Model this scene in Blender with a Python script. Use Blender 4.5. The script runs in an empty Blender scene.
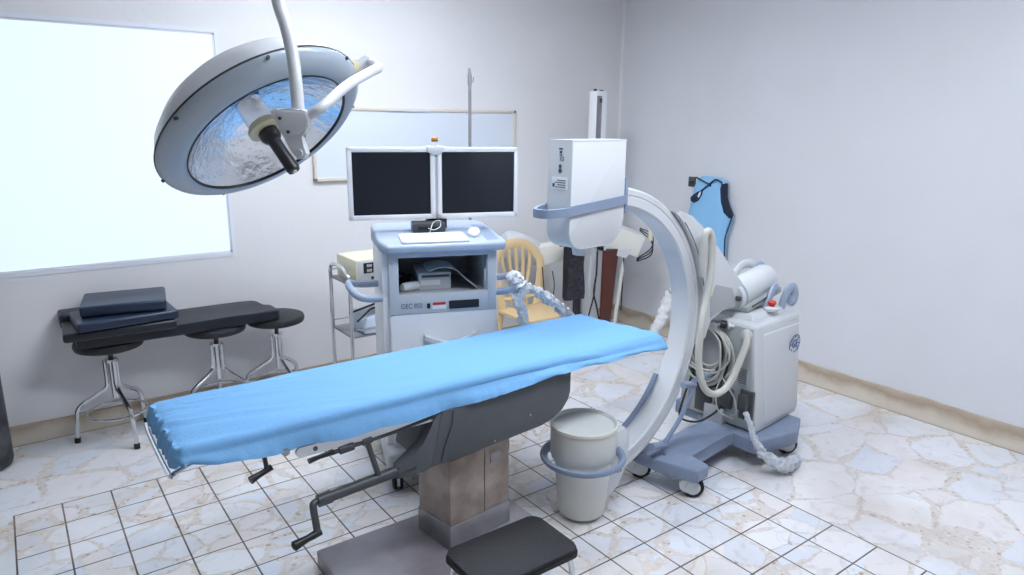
import bpy, bmesh, math, random
from math import sin, cos, pi, radians as R, sqrt
from mathutils import Vector, Matrix, noise
random.seed(7)
scn = bpy.context.scene
col = scn.collection

# ------------------------------------------------------------------ camera, world, lights, exposure
cam_d = bpy.data.cameras.new('camera'); cam = bpy.data.objects.new('camera', cam_d); col.objects.link(cam)
cam_d.sensor_width = 36; cam_d.lens = 691.0/1024*36; cam_d.clip_start = .05
yaw, pitch, roll = .635, .2375, .0112
fw = Vector((sin(yaw)*cos(pitch), cos(yaw)*cos(pitch), -sin(pitch)))
rt = Vector((cos(yaw), -sin(yaw), 0)); up = rt.cross(fw)
r2 = cos(roll)*rt + sin(roll)*up; u2 = -sin(roll)*rt + cos(roll)*up
CAM = Vector((.166, -3.572, 1.7646))
cam.matrix_world = Matrix(((r2.x, u2.x, -fw.x, CAM.x), (r2.y, u2.y, -fw.y, CAM.y), (r2.z, u2.z, -fw.z, CAM.z), (0, 0, 0, 1)))
scn.camera = cam
w = bpy.data.worlds.new('world'); scn.world = w; w.use_nodes = True
w.node_tree.nodes['Background'].inputs[0].default_value = (.75, .87, 1, 1)
w.node_tree.nodes['Background'].inputs[1].default_value = 1.0
scn.view_settings.view_transform = 'Standard'; scn.view_settings.look = 'None'
scn.view_settings.gamma = 1; scn.view_settings.use_curve_mapping = False
scn.view_settings.exposure = 0.30
scn.cycles.use_denoising = True
CEIL_LIGHT = 20.5      # strength of the ceiling panels' diffusers
WINDOW_LIGHT = .70     # strength of the frosted daylight window

# ------------------------------------------------------------------ materials
def lin(c):
    if isinstance(c, str):
        c = [int(c[i:i+2], 16)/255 for i in (0, 2, 4)]
    return tuple((x/12.92 if x <= .04045 else ((x+.055)/1.055)**2.4) for x in c) + (1,)
def nt(m): return m.node_tree.nodes, m.node_tree.links
def mat(name, c, rough=.5, metal=0, noise_amt=0, nscale=8, bump=0, bscale=60, c2=None, coat=0, emis=0, trans=0, alpha=1, spec=None):
    m = bpy.data.materials.new(name); m.use_nodes = True
    N, L = nt(m); b = N['Principled BSDF']
    b.inputs['Base Color'].default_value = lin(c); b.inputs['Roughness'].default_value = rough
    b.inputs['Metallic'].default_value = metal; b.inputs['Coat Weight'].default_value = coat
    if spec is not None: b.inputs['Specular IOR Level'].default_value = spec
    b.inputs['Transmission Weight'].default_value = trans; b.inputs['Alpha'].default_value = alpha
    if emis:
        b.inputs['Emission Color'].default_value = lin(c); b.inputs['Emission Strength'].default_value = emis
    tc = N.new('ShaderNodeTexCoord')
    if noise_amt or c2:
        n = N.new('ShaderNodeTexNoise'); n.inputs['Scale'].default_value = nscale; n.inputs['Detail'].default_value = 6
        L.new(tc.outputs['Object'], n.inputs['Vector'])
        rp = N.new('ShaderNodeValToRGB'); e = rp.color_ramp.elements
        e[0].position = .35; e[1].position = .65
        a = lin(c); e[1].color = a
        e[0].color = lin(c2) if c2 else tuple(x*(1-noise_amt) for x in a[:3]) + (1,)
        L.new(n.outputs['Fac'], rp.inputs['Fac']); L.new(rp.outputs['Color'], b.inputs['Base Color'])
    if bump:
        n2 = N.new('ShaderNodeTexNoise'); n2.inputs['Scale'].default_value = bscale; n2.inputs['Detail'].default_value = 4
        L.new(tc.outputs['Object'], n2.inputs['Vector'])
        bp = N.new('ShaderNodeBump'); bp.inputs['Strength'].default_value = bump; bp.inputs['Distance'].default_value = .01
        L.new(n2.outputs['Fac'], bp.inputs['Height']); L.new(bp.outputs['Normal'], b.inputs['Normal'])
    return m

def floor_material():
    m = bpy.data.materials.new('marble_mosaic_floor'); m.use_nodes = True
    N, L = nt(m); b = N['Principled BSDF']
    def nd(t, **k):
        n = N.new(t)
        for a, v in k.items(): setattr(n, a, v)
        return n
    def mth(op, a, c=None):
        n = nd('ShaderNodeMath', operation=op)
        for i, v in enumerate((a, c)):
            if v is None: continue
            if isinstance(v, (int, float)): n.inputs[i].default_value = v
            else: L.new(v, n.inputs[i])
        return n.outputs[0]
    def ramp(f, stops):
        r = nd('ShaderNodeValToRGB'); e = r.color_ramp.elements
        while len(e) < len(stops): e.new(.5)
        for k, (p, c) in enumerate(stops): e[k].position = p; e[k].color = c
        L.new(f, r.inputs['Fac']); return r.outputs['Color']
    def mix(f, a, c, bt='MIX'):
        n = nd('ShaderNodeMix', data_type='RGBA', blend_type=bt)
        for i, v in ((0, f), (6, a), (7, c)):
            if isinstance(v, (int, float, tuple)): n.inputs[i].default_value = v
            else: L.new(v, n.inputs[i])
        return n.outputs[2]
    tc = nd('ShaderNodeTexCoord'); V = tc.outputs['Object']
    wob = nd('ShaderNodeTexNoise'); wob.inputs['Scale'].default_value = 7; wob.inputs['Detail'].default_value = 3; L.new(V, wob.inputs['Vector'])
    wv = nd('ShaderNodeVectorMath', operation='MULTIPLY_ADD'); L.new(wob.outputs['Color'], wv.inputs[0])
    wv.inputs[1].default_value = (.09, .09, 0); L.new(V, wv.inputs[2])
    stretch = nd('ShaderNodeMapping'); stretch.inputs['Scale'].default_value = (1.0, 1.35, 0); stretch.inputs['Rotation'].default_value = (0, 0, .6)
    L.new(wv.outputs[0], stretch.inputs['Vector'])
    sx = nd('ShaderNodeSeparateXYZ'); L.new(V, sx.inputs[0])
    inside = mth('MULTIPLY', mth('MULTIPLY', mth('GREATER_THAN', sx.outputs[0], .0126), mth('LESS_THAN', sx.outputs[0], 3.0034)), mth('LESS_THAN', sx.outputs[1], .0054))
    vsc = mth('MULTIPLY_ADD', inside, 2.2); vsc.node.inputs[2].default_value = 3.0
    ve = nd('ShaderNodeTexVoronoi', feature='DISTANCE_TO_EDGE'); L.new(vsc, ve.inputs['Scale']); L.new(stretch.outputs[0], ve.inputs['Vector'])
    vc = nd('ShaderNodeTexVoronoi', feature='F1'); L.new(vsc, vc.inputs['Scale']); L.new(stretch.outputs[0], vc.inputs['Vector'])
    # how wide the cement between the slabs is, varies over the floor
    nw = nd('ShaderNodeTexNoise'); nw.inputs['Scale'].default_value = 2.6; L.new(V, nw.inputs['Vector'])
    width = mth('MULTIPLY_ADD', nw.outputs['Fac'], .30); width.node.inputs[2].default_value = -.105
    rag = nd('ShaderNodeTexNoise'); rag.inputs['Scale'].default_value = 38; rag.inputs['Detail'].default_value = 3; L.new(V, rag.inputs['Vector'])
    d = mth('SUBTRACT', ve.outputs['Distance'], mth('ADD', width, mth('MULTIPLY', mth('SUBTRACT', rag.outputs['Fac'], .5), .10)))
    slab = ramp(mth('ADD', mth('MULTIPLY', d, 14.0), .5), [(.35, (0, 0, 0, 1)), (.65, (1, 1, 1, 1))])
    # slab colours
    sep = nd('ShaderNodeSeparateColor'); L.new(vc.outputs['Color'], sep.inputs[0])
    sc = ramp(sep.outputs[0], [(0, lin('e0e3ea')), (.3, lin('eaebef')), (.5, lin('ebe4e1')), (.68, lin('f0efef')), (.85, lin('dbe1ea')), (1, lin('e9e2da'))])
    vein = nd('ShaderNodeTexNoise'); vein.inputs['Scale'].default_value = 9; vein.inputs['Detail'].default_value = 9; vein.inputs['Distortion'].default_value = 1.8
    L.new(V, vein.inputs['Vector'])
    sc = mix(ramp(vein.outputs['Fac'], [(.30, (1, 1, 1, 1)), (.44, (0, 0, 0, 1))]), sc, mix(.42, sc, lin('c4bfc4')))
    sc = mix(ramp(vein.outputs['Fac'], [(.60, (0, 0, 0, 1)), (.75, (.8, .8, .8, 1))]), sc, lin('f6f3f2'))
    # cement with stone chips
    vs = nd('ShaderNodeTexVoronoi', feature='F1'); vs.inputs['Scale'].default_value = 75; L.new(V, vs.inputs['Vector'])
    sep2 = nd('ShaderNodeSeparateColor'); L.new(vs.outputs['Color'], sep2.inputs[0])
    ce = ramp(sep2.outputs[0], [(0, lin('a08a76')), (.08, lin('d4cbc2')), (.5, lin('e3dcd5')), (.8, lin('d9d4cf')), (1, lin('eeebe8'))])
    cn = nd('ShaderNodeTexNoise'); cn.inputs['Scale'].default_value = 5; L.new(V, cn.inputs['Vector'])
    ce = mix(mth('MULTIPLY', cn.outputs['Fac'], .5), ce, lin('dfd5d0'))
    c = mix(slab, ce, sc)
    # dirt
    dn = nd('ShaderNodeTexNoise'); dn.inputs['Scale'].default_value = 1.7; dn.inputs['Detail'].default_value = 7; L.new(V, dn.inputs['Vector'])
    c = mix(mth('MULTIPLY', ramp(dn.outputs['Fac'], [(.5, (0, 0, 0, 1)), (.72, (1, 1, 1, 1))]), .35), c, lin('b29c84'))
    # saw-cut joint grid : 20 cm squares inside a bordered field
    def joint(o):
        t = mth('DIVIDE', o, .2); fr = mth('FRACT', t); a = mth('SUBTRACT', fr, .5)
        return mth('GREATER_THAN', mth('ABSOLUTE', a), .5-.017)
    jx = mth('MULTIPLY', joint(sx.outputs[0]), mth('GREATER_THAN', sx.outputs[0], .08)); jy = mth('MULTIPLY', joint(mth('SUBTRACT', sx.outputs[1], .006)), mth('LESS_THAN', sx.outputs[1], -.08))
    jx = mth('MAXIMUM', jx, mth('LESS_THAN', mth('ABSOLUTE', mth('SUBTRACT', sx.outputs[0], .016)), .0034))
    jy = mth('MAXIMUM', jy, mth('LESS_THAN', mth('ABSOLUTE', mth('SUBTRACT', sx.outputs[1], .002)), .0034))
    g = mth('MULTIPLY', mth('MAXIMUM', jx, jy), inside)
    # joint along the walls
    wl = mth('MAXIMUM', mth('GREATER_THAN', sx.outputs[1], .812), mth('GREATER_THAN', sx.outputs[0], 4.522))
    g = mth('MAXIMUM', g, wl)
    gn = nd('ShaderNodeTexNoise'); gn.inputs['Scale'].default_value = 6; L.new(V, gn.inputs['Vector'])
    gc = ramp(gn.outputs['Fac'], [(.4, lin('46403d')), (.68, lin('7d6b5b'))])
    c = mix(g, c, gc)
    L.new(c, b.inputs['Base Color'])
    b.inputs['Roughness'].default_value = .33
    bp = nd('ShaderNodeBump'); bp.inputs['Strength'].default_value = .12; bp.inputs['Distance'].default_value = .01
    L.new(mth('SUBTRACT', slab, mth('MULTIPLY', g, 2.0)), bp.inputs['Height']); L.new(bp.outputs['Normal'], b.inputs['Normal'])
    return m

def skirt_material():
    m = mat('stone_skirting', 'd6cab9', .5, bump=.2, bscale=40); N, L = nt(m); b = N['Principled BSDF']
    tc = N.new('ShaderNodeTexCoord'); sp = N.new('ShaderNodeSeparateXYZ'); L.new(tc.outputs['Object'], sp.inputs[0])
    n = N.new('ShaderNodeTexNoise'); n.inputs['Scale'].default_value = 6; n.inputs['Detail'].default_value = 7; L.new(tc.outputs['Object'], n.inputs['Vector'])
    a = N.new('ShaderNodeMath'); a.operation = 'MULTIPLY_ADD'; L.new(n.outputs['Fac'], a.inputs[0]); a.inputs[1].default_value = .13; L.new(sp.outputs[2], a.inputs[2])
    r = N.new('ShaderNodeValToRGB'); e = r.color_ramp.elements; e[0].position = .09; e[0].color = lin('ddd2c2'); e[1].position = .22; e[1].color = lin('c6b7a4')
    k = e.new(.125); k.color = lin('d4c9ba'); k = e.new(.175); k.color = lin('b29f89')
    L.new(a.outputs[0], r.inputs['Fac']); L.new(r.outputs['Color'], b.inputs['Base Color'])
    return m
M = {}
M['floor'] = floor_material()
M['wall'] = mat('painted_wall', 'e6e5e6', .62, c2='e1e0e0', nscale=1.3, bump=.10, bscale=28)
M['wall_r'] = mat('painted_wall_grey', 'e0e1e5', .6, c2='dbdbde', nscale=1.2, bump=.12, bscale=22)
M['wall_dim'] = mat('low_bounce_wall', 'b4b2b0', .7)  # off-camera left and front walls, colour darkened to cut bounce light
M['ceil'] = mat('ceiling_paint', 'efefef', .8)
M['pane'] = mat('frosted_pane', 'e5f3ff', .6, emis=WINDOW_LIGHT)
M['pane'].node_tree.nodes['Principled BSDF'].inputs['Base Color'].default_value = lin('8fa3ad')
M['winframe'] = mat('window_frame_paint', 'e3e6ee', .4)
M['lightpane'] = mat('light_diffuser', 'ebf3ff', .6, emis=CEIL_LIGHT)
M['white'] = mat('white_enamel', 'd5d7da', .32, coat=.2)
M['brightwhite'] = mat('bright_white_plastic', 'eaebee', .38)
M['bezel'] = mat('shade_grey_lacquer', 'a7b2bc', .28, coat=.2)  # grey paints in the shade on the lamp's downward-facing front
M['white2'] = mat('white_plastic', 'd3d5d8', .42)
M['offwhite'] = mat('offwhite_plastic', 'e4e2d8', .45)
M['cream'] = mat('cream_plastic', 'e4dfc4', .45)
M['hosegrey'] = mat('hose_grey', 'c6c5bc', .5)
M['bluegrey'] = mat('blue_grey_plastic', '8a98b0', .42, noise_amt=.06)
M['bluegrey2'] = mat('blue_grey_deck', 'a4b1c6', .45, noise_amt=.04)
M['basegrey'] = mat('base_blue_grey', '8895ac', .5, noise_amt=.08, nscale=20)
M['panelgrey'] = mat('panel_light_grey', 'c6c9cd', .45)
M['unitgrey'] = mat('unit_side_grey', 'adb1b2', .45)
M['darkgrey'] = mat('housing_dark_grey', '585c60', .55, noise_amt=.08, nscale=14)
M['metaldk'] = mat('dark_painted_metal', '4a4d50', .45, noise_amt=.15, nscale=25)
M['black'] = mat('black_plastic', '17181b', .4)
M['blackvinyl'] = mat('black_vinyl', '1c2029', .42, bump=.12, bscale=30, noise_amt=.15)
M['bluevinyl'] = mat('navy_vinyl', '222f45', .36, bump=.12, bscale=30, noise_amt=.1)
M['seatblk'] = mat('black_stool_vinyl', '25272c', .55, bump=.15, bscale=50)
M['rubber'] = mat('rubber', '1d1d1e', .7)
M['ribbed'] = mat('ribbed_rubber', '202023', .6, bump=.5, bscale=120)
M['screen'] = mat('black_screen', '1b1f28', .25)
M['chrome'] = mat('chrome', 'd8dadd', .16, metal=1)
M['steel'] = mat('brushed_steel', 'a5a5a9', .40, metal=.6, c2='8c898c', nscale=6, bump=.05)
M['steelwarm'] = mat('stained_steel', 'b8aaa0', .5, metal=.35, c2='9d8d83', nscale=11, bump=.12, bscale=140)
M['steelplate'] = mat('worn_steel_plate', 'a8a4aa', .40, metal=.35, c2='8e868b', nscale=5, bump=.04)
M['mirror'] = mat('reflector_mirror', 'e0e4ea', .16, metal=1, bump=.55, bscale=34)
M['alu'] = mat('aluminium', 'c3c6ca', .3, metal=.9)
M['sheet'] = mat('blue_cotton_sheet', '72a8d6', .8, bump=.15, bscale=90)
M['vest'] = mat('blue_vest_fabric', '90c6ee', .7, bump=.2, bscale=25)
M['navy'] = mat('navy_binding', '16233f', .6)
M['baseb'] = skirt_material()
M['board'] = mat('whiteboard_face', 'd9e0ea', .25)
M['boardfr'] = mat('board_frame_beige', 'd8cfc0', .45)
M['chair'] = mat('beige_plastic', 'd8bd90', .5)
M['cable'] = mat('white_cable', 'c4c2bb', .5)
M['cableblk'] = mat('black_cable', '242426', .6)
M['plastic'] = mat('crumpled_clear_plastic', 'e6ebf2', .28, bump=.5, bscale=40, trans=.25, alpha=.86)
M['whitecloth'] = mat('white_wrap', 'f1f1f2', .5, bump=.5, bscale=35)
M['brown'] = mat('dark_brown_board', '5b2a1c', .5, noise_amt=.3, nscale=6)
M['red'] = mat('red_plastic', 'd0341c', .4)
M['orange'] = mat('orange_lamp', 'e08a20', .35)
M['green'] = mat('green_plastic', '2f6b4d', .5)
M['tank'] = mat('black_tank_paint', '26272b', .45, c2='55575c', nscale=9, bump=.1)
M['bucket'] = mat('white_cover_plastic', 'dfe1dc', .38, noise_amt=.04)
M['ink'] = mat('dark_ink', '4a5568', .6)
M['logo'] = mat('blue_logo', '4a6a9c', .5)
M['label'] = mat('paper_label', 'eceff3', .6)
M['ring'] = mat('creamy_ring', 'd9cfae', .45)
M['paleblue'] = mat('pale_blue_plastic', 'c2cfdf', .4)
M['dirty'] = mat('speckled_black_fabric', '16161a', .6, c2='3b3944', nscale=45)

# ------------------------------------------------------------------ mesh helpers
def new(): return bmesh.new()
def tagp(o, label=None, cat=None, group=None, kind=None):
    if label: o['label'] = label
    if cat: o['category'] = cat
    if group: o['group'] = group
    if kind: o['kind'] = kind
    return o
def obj_(name, bm, m, parent=None, smooth=35, label=None, doubles=True):
    if doubles: bmesh.ops.remove_doubles(bm, verts=bm.verts, dist=1e-6)
    bmesh.ops.recalc_face_normals(bm, faces=bm.faces)
    me = bpy.data.meshes.new(name); bm.to_mesh(me); bm.free()
    for mm in (m if isinstance(m, (list, tuple)) else [m]): me.materials.append(mm)
    if smooth:
        for p in me.polygons: p.use_smooth = True
        me.set_sharp_from_angle(angle=R(smooth))
    o = bpy.data.objects.new(name, me); col.objects.link(o)
    if parent: o.parent = parent
    if label: o['label'] = label
    return o
def thing(name, label, cat, loc=(0, 0, 0), rz=0, group=None):
    o = bpy.data.objects.new(name, None); col.objects.link(o)
    o.location = loc; o.rotation_euler = (0, 0, rz); o.empty_display_size = .1
    return tagp(o, label, cat, group)
SPLIT = {'seam', 'screw', 'rail_bolt', 'latch_screw', 'pivot', 'guard_rail', 'lock_knob', 'thin_cable', 'cable_loop', 'head_cable', 'socket', 'power_lead', 'marking', 'logo_letters', 'junction_box', 'logo_scroll'}
def islands(name, bm, m, parent=None, **k):
    left = set(bm.faces); out = []
    while left:
        st_ = [left.pop()]; isl = [st_[0]]
        while st_:
            for e in st_.pop().edges:
                for f in e.link_faces:
                    if f in left: left.remove(f); st_.append(f); isl.append(f)
        nb = new(); mp_ = {}
        for f in isl:
            nb.faces.new([mp_.setdefault(v, nb.verts.new(v.co)) if v not in mp_ else mp_[v] for v in f.verts])
        out.append(nb)
    bm.free()
    return [obj_(name, b_, m, parent, **k) for b_ in out]
def obj(name, bm, m, parent=None, **k):
    if name in SPLIT:
        return islands(name, bm, m, parent, **k)[0]
    return obj_(name, bm, m, parent, **k)
def struct(name, bm, m, **k):
    return tagp(obj(name, bm, m, **k), kind='structure')
def box(bm, x0, x1, y0, y1, z0, z1, bev=0, seg=2, mtx=None):
    vs = [bm.verts.new((x, y, z)) for x in (x0, x1) for y in (y0, y1) for z in (z0, z1)]
    fs = [bm.faces.new([vs[i] for i in q]) for q in ((0, 1, 3, 2), (4, 6, 7, 5), (0, 4, 5, 1), (2, 3, 7, 6), (0, 2, 6, 4), (1, 5, 7, 3))]
    geo = vs
    if bev:
        es = list({e for f in fs for e in f.edges})
        r = bmesh.ops.bevel(bm, geom=es, offset=bev, segments=seg, affect='EDGES', profile=.5)
        geo = list({v for f in r['faces'] for v in f.verts} | {v for v in vs if v.is_valid})
    if mtx: bmesh.ops.transform(bm, matrix=mtx, verts=geo)
    return bm
def hexa(bm, P, bev=0, seg=2):
    """P: bottom 4 corners then top 4 corners, counterclockwise"""
    vs = [bm.verts.new(p) for p in P]
    fs = [bm.faces.new([vs[i] for i in q]) for q in ((3, 2, 1, 0), (4, 5, 6, 7), (0, 1, 5, 4), (1, 2, 6, 5), (2, 3, 7, 6), (3, 0, 4, 7))]
    if bev: bmesh.ops.bevel(bm, geom=list({e for f in fs for e in f.edges}), offset=bev, segments=seg, affect='EDGES', profile=.5)
    return bm
def crpath(P, k=6, closed=False):
    P = [Vector(p) for p in P]; n = len(P); out = []
    rng = n if closed else n-1
    for i in range(rng):
        if closed: a, b, c, d = P[i-1], P[i], P[(i+1) % n], P[(i+2) % n]
        else: b, c = P[i], P[i+1]; a = P[i-1] if i else b*2-c; d = P[i+2] if i+2 < n else c*2-b
        for j in range(k):
            t = j/k
            out.append(.5*((2*b)+(c-a)*t+(2*a-5*b+4*c-d)*t*t+(3*b-a-3*c+d)*t**3))
    if not closed: out.append(P[-1])
    return out
def tube(bm, P, r, n=10, closed=False, smooth=0, sq=None):
    """swept circle (or ellipse sq=(a,b)) ; r number or list"""
    if smooth: 
        m0 = len(P)
        if isinstance(r, (list, tuple)):
            rr = []; 
            for i in range(m0-1): rr += [r[i]+(r[i+1]-r[i])*j/smooth for j in range(smooth)]
            r = rr+[r[-1]]
        P = crpath(P, smooth, closed)
    P = [Vector(p) for p in P]; L = len(P)
    tg = []
    for i in range(L):
        a = P[i-1] if (i or closed) else P[i]; b = P[(i+1) % L] if (i < L-1 or closed) else P[i]
        d = b-a; tg.append(d.normalized() if d.length > 1e-9 else Vector((0, 0, 1)))
    t0 = tg[0]; h = Vector((0, 0, 1)) if abs(t0.z) < .9 else Vector((1, 0, 0))
    x = t0.cross(h).normalized(); rings = []
    for i in range(L):
        if i:
            x = (x-tg[i]*x.dot(tg[i]))
            x = x.normalized() if x.length > 1e-6 else tg[i].orthogonal().normalized()
        y = tg[i].cross(x); ri = r[i] if isinstance(r, (list, tuple)) else r
        ra, rb = (sq[0]*ri, sq[1]*ri) if sq else (ri, ri)
        rings.append([bm.verts.new(P[i]+x*cos(2*pi*k/n)*ra+y*sin(2*pi*k/n)*rb) for k in range(n)])
    for i in range(L if closed else L-1):
        A, B = rings[i], rings[(i+1) % L]
        for k in range(n): bm.faces.new([A[k], A[(k+1) % n], B[(k+1) % n], B[k]])
    if not closed: bm.faces.new(rings[0][::-1]); bm.faces.new(rings[-1])
    return bm
def rod(bm, a, b, r, n=12): return tube(bm, [a, b], r, n)
def lathe(bm, prof, n=40, o=(0, 0, 0), ax=(0, 0, 1), closed_prof=False):
    ax = Vector(ax).normalized(); q = Vector((0, 0, 1)).rotation_difference(ax); o = Vector(o)
    rings = []
    for (r, z) in prof:
        if r < 1e-6: rings.append([bm.verts.new(o+q @ Vector((0, 0, z)))])
        else: rings.append([bm.verts.new(o+q @ Vector((r*cos(2*pi*k/n), r*sin(2*pi*k/n), z))) for k in range(n)])
    m = len(rings)
    for i in range(m if closed_prof else m-1):
        A, B = rings[i], rings[(i+1) % m]
        for k in range(n):
            a = [A[k % len(A)], A[(k+1) % len(A)], B[(k+1) % len(B)], B[k % len(B)]]
            u = []
            for v in a:
                if v not in u: u.append(v)
            if len(u) > 2: bm.faces.new(u)
    return bm
def prism(bm, pts, f, h0, h1, bev=0, seg=2):
    """pts 2D polygon; f(a,b,h)->3D"""
    A = [bm.verts.new(f(a, b, h0)) for a, b in pts]; B = [bm.verts.new(f(a, b, h1)) for a, b in pts]; n = len(pts)
    fa = bm.faces.new(A); fb = bm.faces.new(B[::-1])
    for i in range(n): bm.faces.new([A[i], B[i], B[(i+1) % n], A[(i+1) % n]])
    if bev: bmesh.ops.bevel(bm, geom=list(fa.edges)+list(fb.edges), offset=bev, segments=seg, affect='EDGES', profile=.5)
    return bm
XZ = lambda a, b, h: (a, h, b)
XY = lambda a, b, h: (a, b, h)
YZ = lambda a, b, h: (h, a, b)
def rrect(x0, x1, y0, y1, r, n=5):
    P = []
    for cx, cy, a0 in ((x1-r, y1-r, 0), (x0+r, y1-r, 90), (x0+r, y0+r, 180), (x1-r, y0+r, 270)):
        for k in range(n+1): a = R(a0+90*k/n); P.append((cx+r*cos(a), cy+r*sin(a)))
    return P
def arcsweep(bm, prof, a0, a1, n, c=(0, 0, 0)):
    """profile (radius, v) swept about the v axis in the u-z plane; angle 0=+u, 90=+z"""
    rings = []
    for i in range(n+1):
        a = R(a0+(a1-a0)*i/n)
        rings.append([bm.verts.new((c[0]+r*cos(a), c[1]+v, c[2]+r*sin(a))) for r, v in prof])
    m = len(prof)
    for i in range(n):
        for k in range(m): bm.faces.new([rings[i][k], rings[i][(k+1) % m], rings[i+1][(k+1) % m], rings[i+1][k]])
    bm.faces.new(rings[0][::-1]); bm.faces.new(rings[-1])
    return bm
def text_bm(s, size, mtx, extr=.0008, sx=1):
    cu = bpy.data.curves.new('txt', 'FONT'); cu.body = s; cu.size = size; cu.extrude = extr; cu.align_x = 'CENTER'; cu.align_y = 'CENTER'
    o = bpy.data.objects.new('txt', cu); col.objects.link(o)
    dg = bpy.context.evaluated_depsgraph_get(); me = bpy.data.meshes.new_from_object(o.evaluated_get(dg))
    bm = new(); bm.from_mesh(me); bpy.data.objects.remove(o); bpy.data.meshes.remove(me); bpy.data.curves.remove(cu)
    bmesh.ops.transform(bm, matrix=mtx @ Matrix.Diagonal((sx, 1, 1, 1)), verts=bm.verts)
    return bm
def copy_tree(o, parent=None):
    c = o.copy(); col.objects.link(c)
    if parent: c.parent = parent
    for ch in list(o.children): copy_tree(ch, c)
    return c

# ------------------------------------------------------------------ room shell
WY, WX, ZC = .83, 4.54, 2.95
XL, YF = -1.9, -5.4
WIN = (-1.15, 1.262, .956, 2.232)   # x0 x1 z0 z1
bm = new(); box(bm, XL-.2, WX+.2, YF-.2, WY+.2, -.12, 0); struct('floor', bm, M['floor'], smooth=0)
bm = new(); box(bm, XL-.2, WX+.2, YF-.2, WY+.2, ZC, ZC+.1); struct('ceiling', bm, M['ceil'], smooth=0)
bm = new(); x0, x1, z0, z1 = WIN
box(bm, XL-.2, x0, WY, WY+.16, 0, ZC); box(bm, x1, WX+.2, WY, WY+.16, 0, ZC)
box(bm, x0, x1, WY, WY+.16, 0, z0); box(bm, x0, x1, WY, WY+.16, z1, ZC)
struct('wall_back', bm, M['wall'], smooth=0)
bm = new(); box(bm, WX, WX+.16, YF-.2, WY, 0, ZC); struct('wall_right', bm, M['wall_r'], smooth=0)
bm = new(); box(bm, XL-.16, XL, YF-.2, WY, 0, ZC); struct('wall_left', bm, M['wall_dim'], smooth=0)
bm = new(); box(bm, XL, WX, YF-.16, YF, 0, ZC); struct('wall_front', bm, M['wall_dim'], smooth=0)
# window
bm = new(); t = .010
box(bm, x0, x1, WY+.002, WY+.06, z0, z0+t); box(bm, x0, x1, WY+.002, WY+.06, z1-t, z1)
box(bm, x0, x0+t, WY+.002, WY+.06, z0, z1); box(bm, x1-t, x1, WY+.002, WY+.06, z0, z1)
wf = struct('window_1', bm, M['winframe'], smooth=0)
bm = new(); box(bm, x0+t, x1-t, WY+.006, WY+.014, z0+t, z1-t); obj('pane', bm, M['pane'], wf, smooth=0)
# raised plaster margin round the window
bm = new(); e = .024
box(bm, x0-e, x1+e, WY-.003, WY+.001, z1, z1+e); box(bm, x0-e, x1+e, WY-.003, WY+.001, z0-e, z0)
box(bm, x1, x1+e, WY-.003, WY+.001, z0, z1); box(bm, x0-e, x0, WY-.003, WY+.001, z0, z1)
struct('trim_1', bm, M['winframe'], smooth=0)
# skirting of stone with a ragged top
def skirting(name, a0, a1, f, h):
    bm = new(); n = 90; lo = []; 
    rows = []
    for i in range(n+1):
        a = a0+(a1-a0)*i/n; hh = h+noise.noise(Vector((a*5, 3, 0)))*.008+noise.noise(Vector((a*22, 7, 0)))*.004
        rows.append([bm.verts.new(f(a, 0, .012)), bm.verts.new(f(a, hh, .010)), bm.verts.new(f(a, hh+.003, -.002))])
    for i in range(n):
        for k in range(2): bm.faces.new([rows[i][k], rows[i+1][k], rows[i+1][k+1], rows[i][k+1]])
    struct(name, bm, M['baseb'])
skirting('baseboard_back', XL, WX-.01, lambda a, z, o: (a, WY-o, z), .112)
skirting('baseboard_right', YF, WY-.01, lambda a, z, o: (WX-o, a, z), .142)
# thin plastered reveal strip at the room corner
bm = new(); prism(bm, [(WX-.016, WY), (WX, WY-.016), (WX, WY)], XY, .1, ZC); struct('trim_2', bm, M['wall'], smooth=0)
# ceiling lights (above the frame)
def ceiling_light(x, y, lx, ly, label):
    t = thing('ceiling_light', label, 'light', (x, y, ZC-.05), 0, 'ceiling light panels')
    bm = new()
    for a in ((-lx/2, lx/2, -ly/2, -ly/2+.02), (-lx/2, lx/2, ly/2-.02, ly/2), (-lx/2, -lx/2+.02, -ly/2, ly/2), (lx/2-.02, lx/2, -ly/2, ly/2)):
        box(bm, a[0], a[1], a[2], a[3], 0, .05)
    obj('frame', bm, M['white2'], t, smooth=0)
    bm = new(); box(bm, -lx/2+.02, lx/2-.02, -ly/2+.02, ly/2-.02, .008, .02); obj('diffuser', bm, M['lightpane'], t, smooth=0)
ceiling_light(1.7, -2.35, 1.2, .5, 'ceiling light panel above the near end of the room')
ceiling_light(3.1, -2.65, .9, .4, 'ceiling light panel above the C-arm side of the room')
ceiling_light(1.9, -.50, 1.3, .6, 'ceiling light panel near the back wall')

# ------------------------------------------------------------------ operating table
TX0, TX1, TY0, TY1 = .478, 2.545, -1.452, -0.995
ot = thing('operating_table', 'operating table on a square stained steel column with dark grey housing and crank handles', 'operating table', (1.58, -1.33, 0))
def P(bm):  # world coords to the table's local frame
    bmesh.ops.translate(bm, vec=(-1.58, 1.33, 0), verts=bm.verts); return bm
bm = new(); box(bm, .998, 1.868, -1.635, -1.135, 0, .07, .004); obj('base_plate', P(bm), M['steelplate'], ot)
CR = Matrix.Translation((1.439, -1.448, 0)) @ Matrix.Rotation(R(7), 4, 'Z')
def PC(bm): bmesh.ops.transform(bm, matrix=CR, verts=bm.verts); return P(bm)
bm = new(); box(bm, -.004, .322, -.004, .217, .07, .175, .003); obj('column_skirt', PC(bm), M['steel'], ot)
bm = new(); box(bm, 0, .318, 0, .213, .175, .462, .004); c = obj('column', PC(bm), M['steelwarm'], ot)
bm = new(); box(bm, .178, .181, -.0015, .002, .175, .455); obj('seam', PC(bm), M['metaldk'], c)
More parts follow.
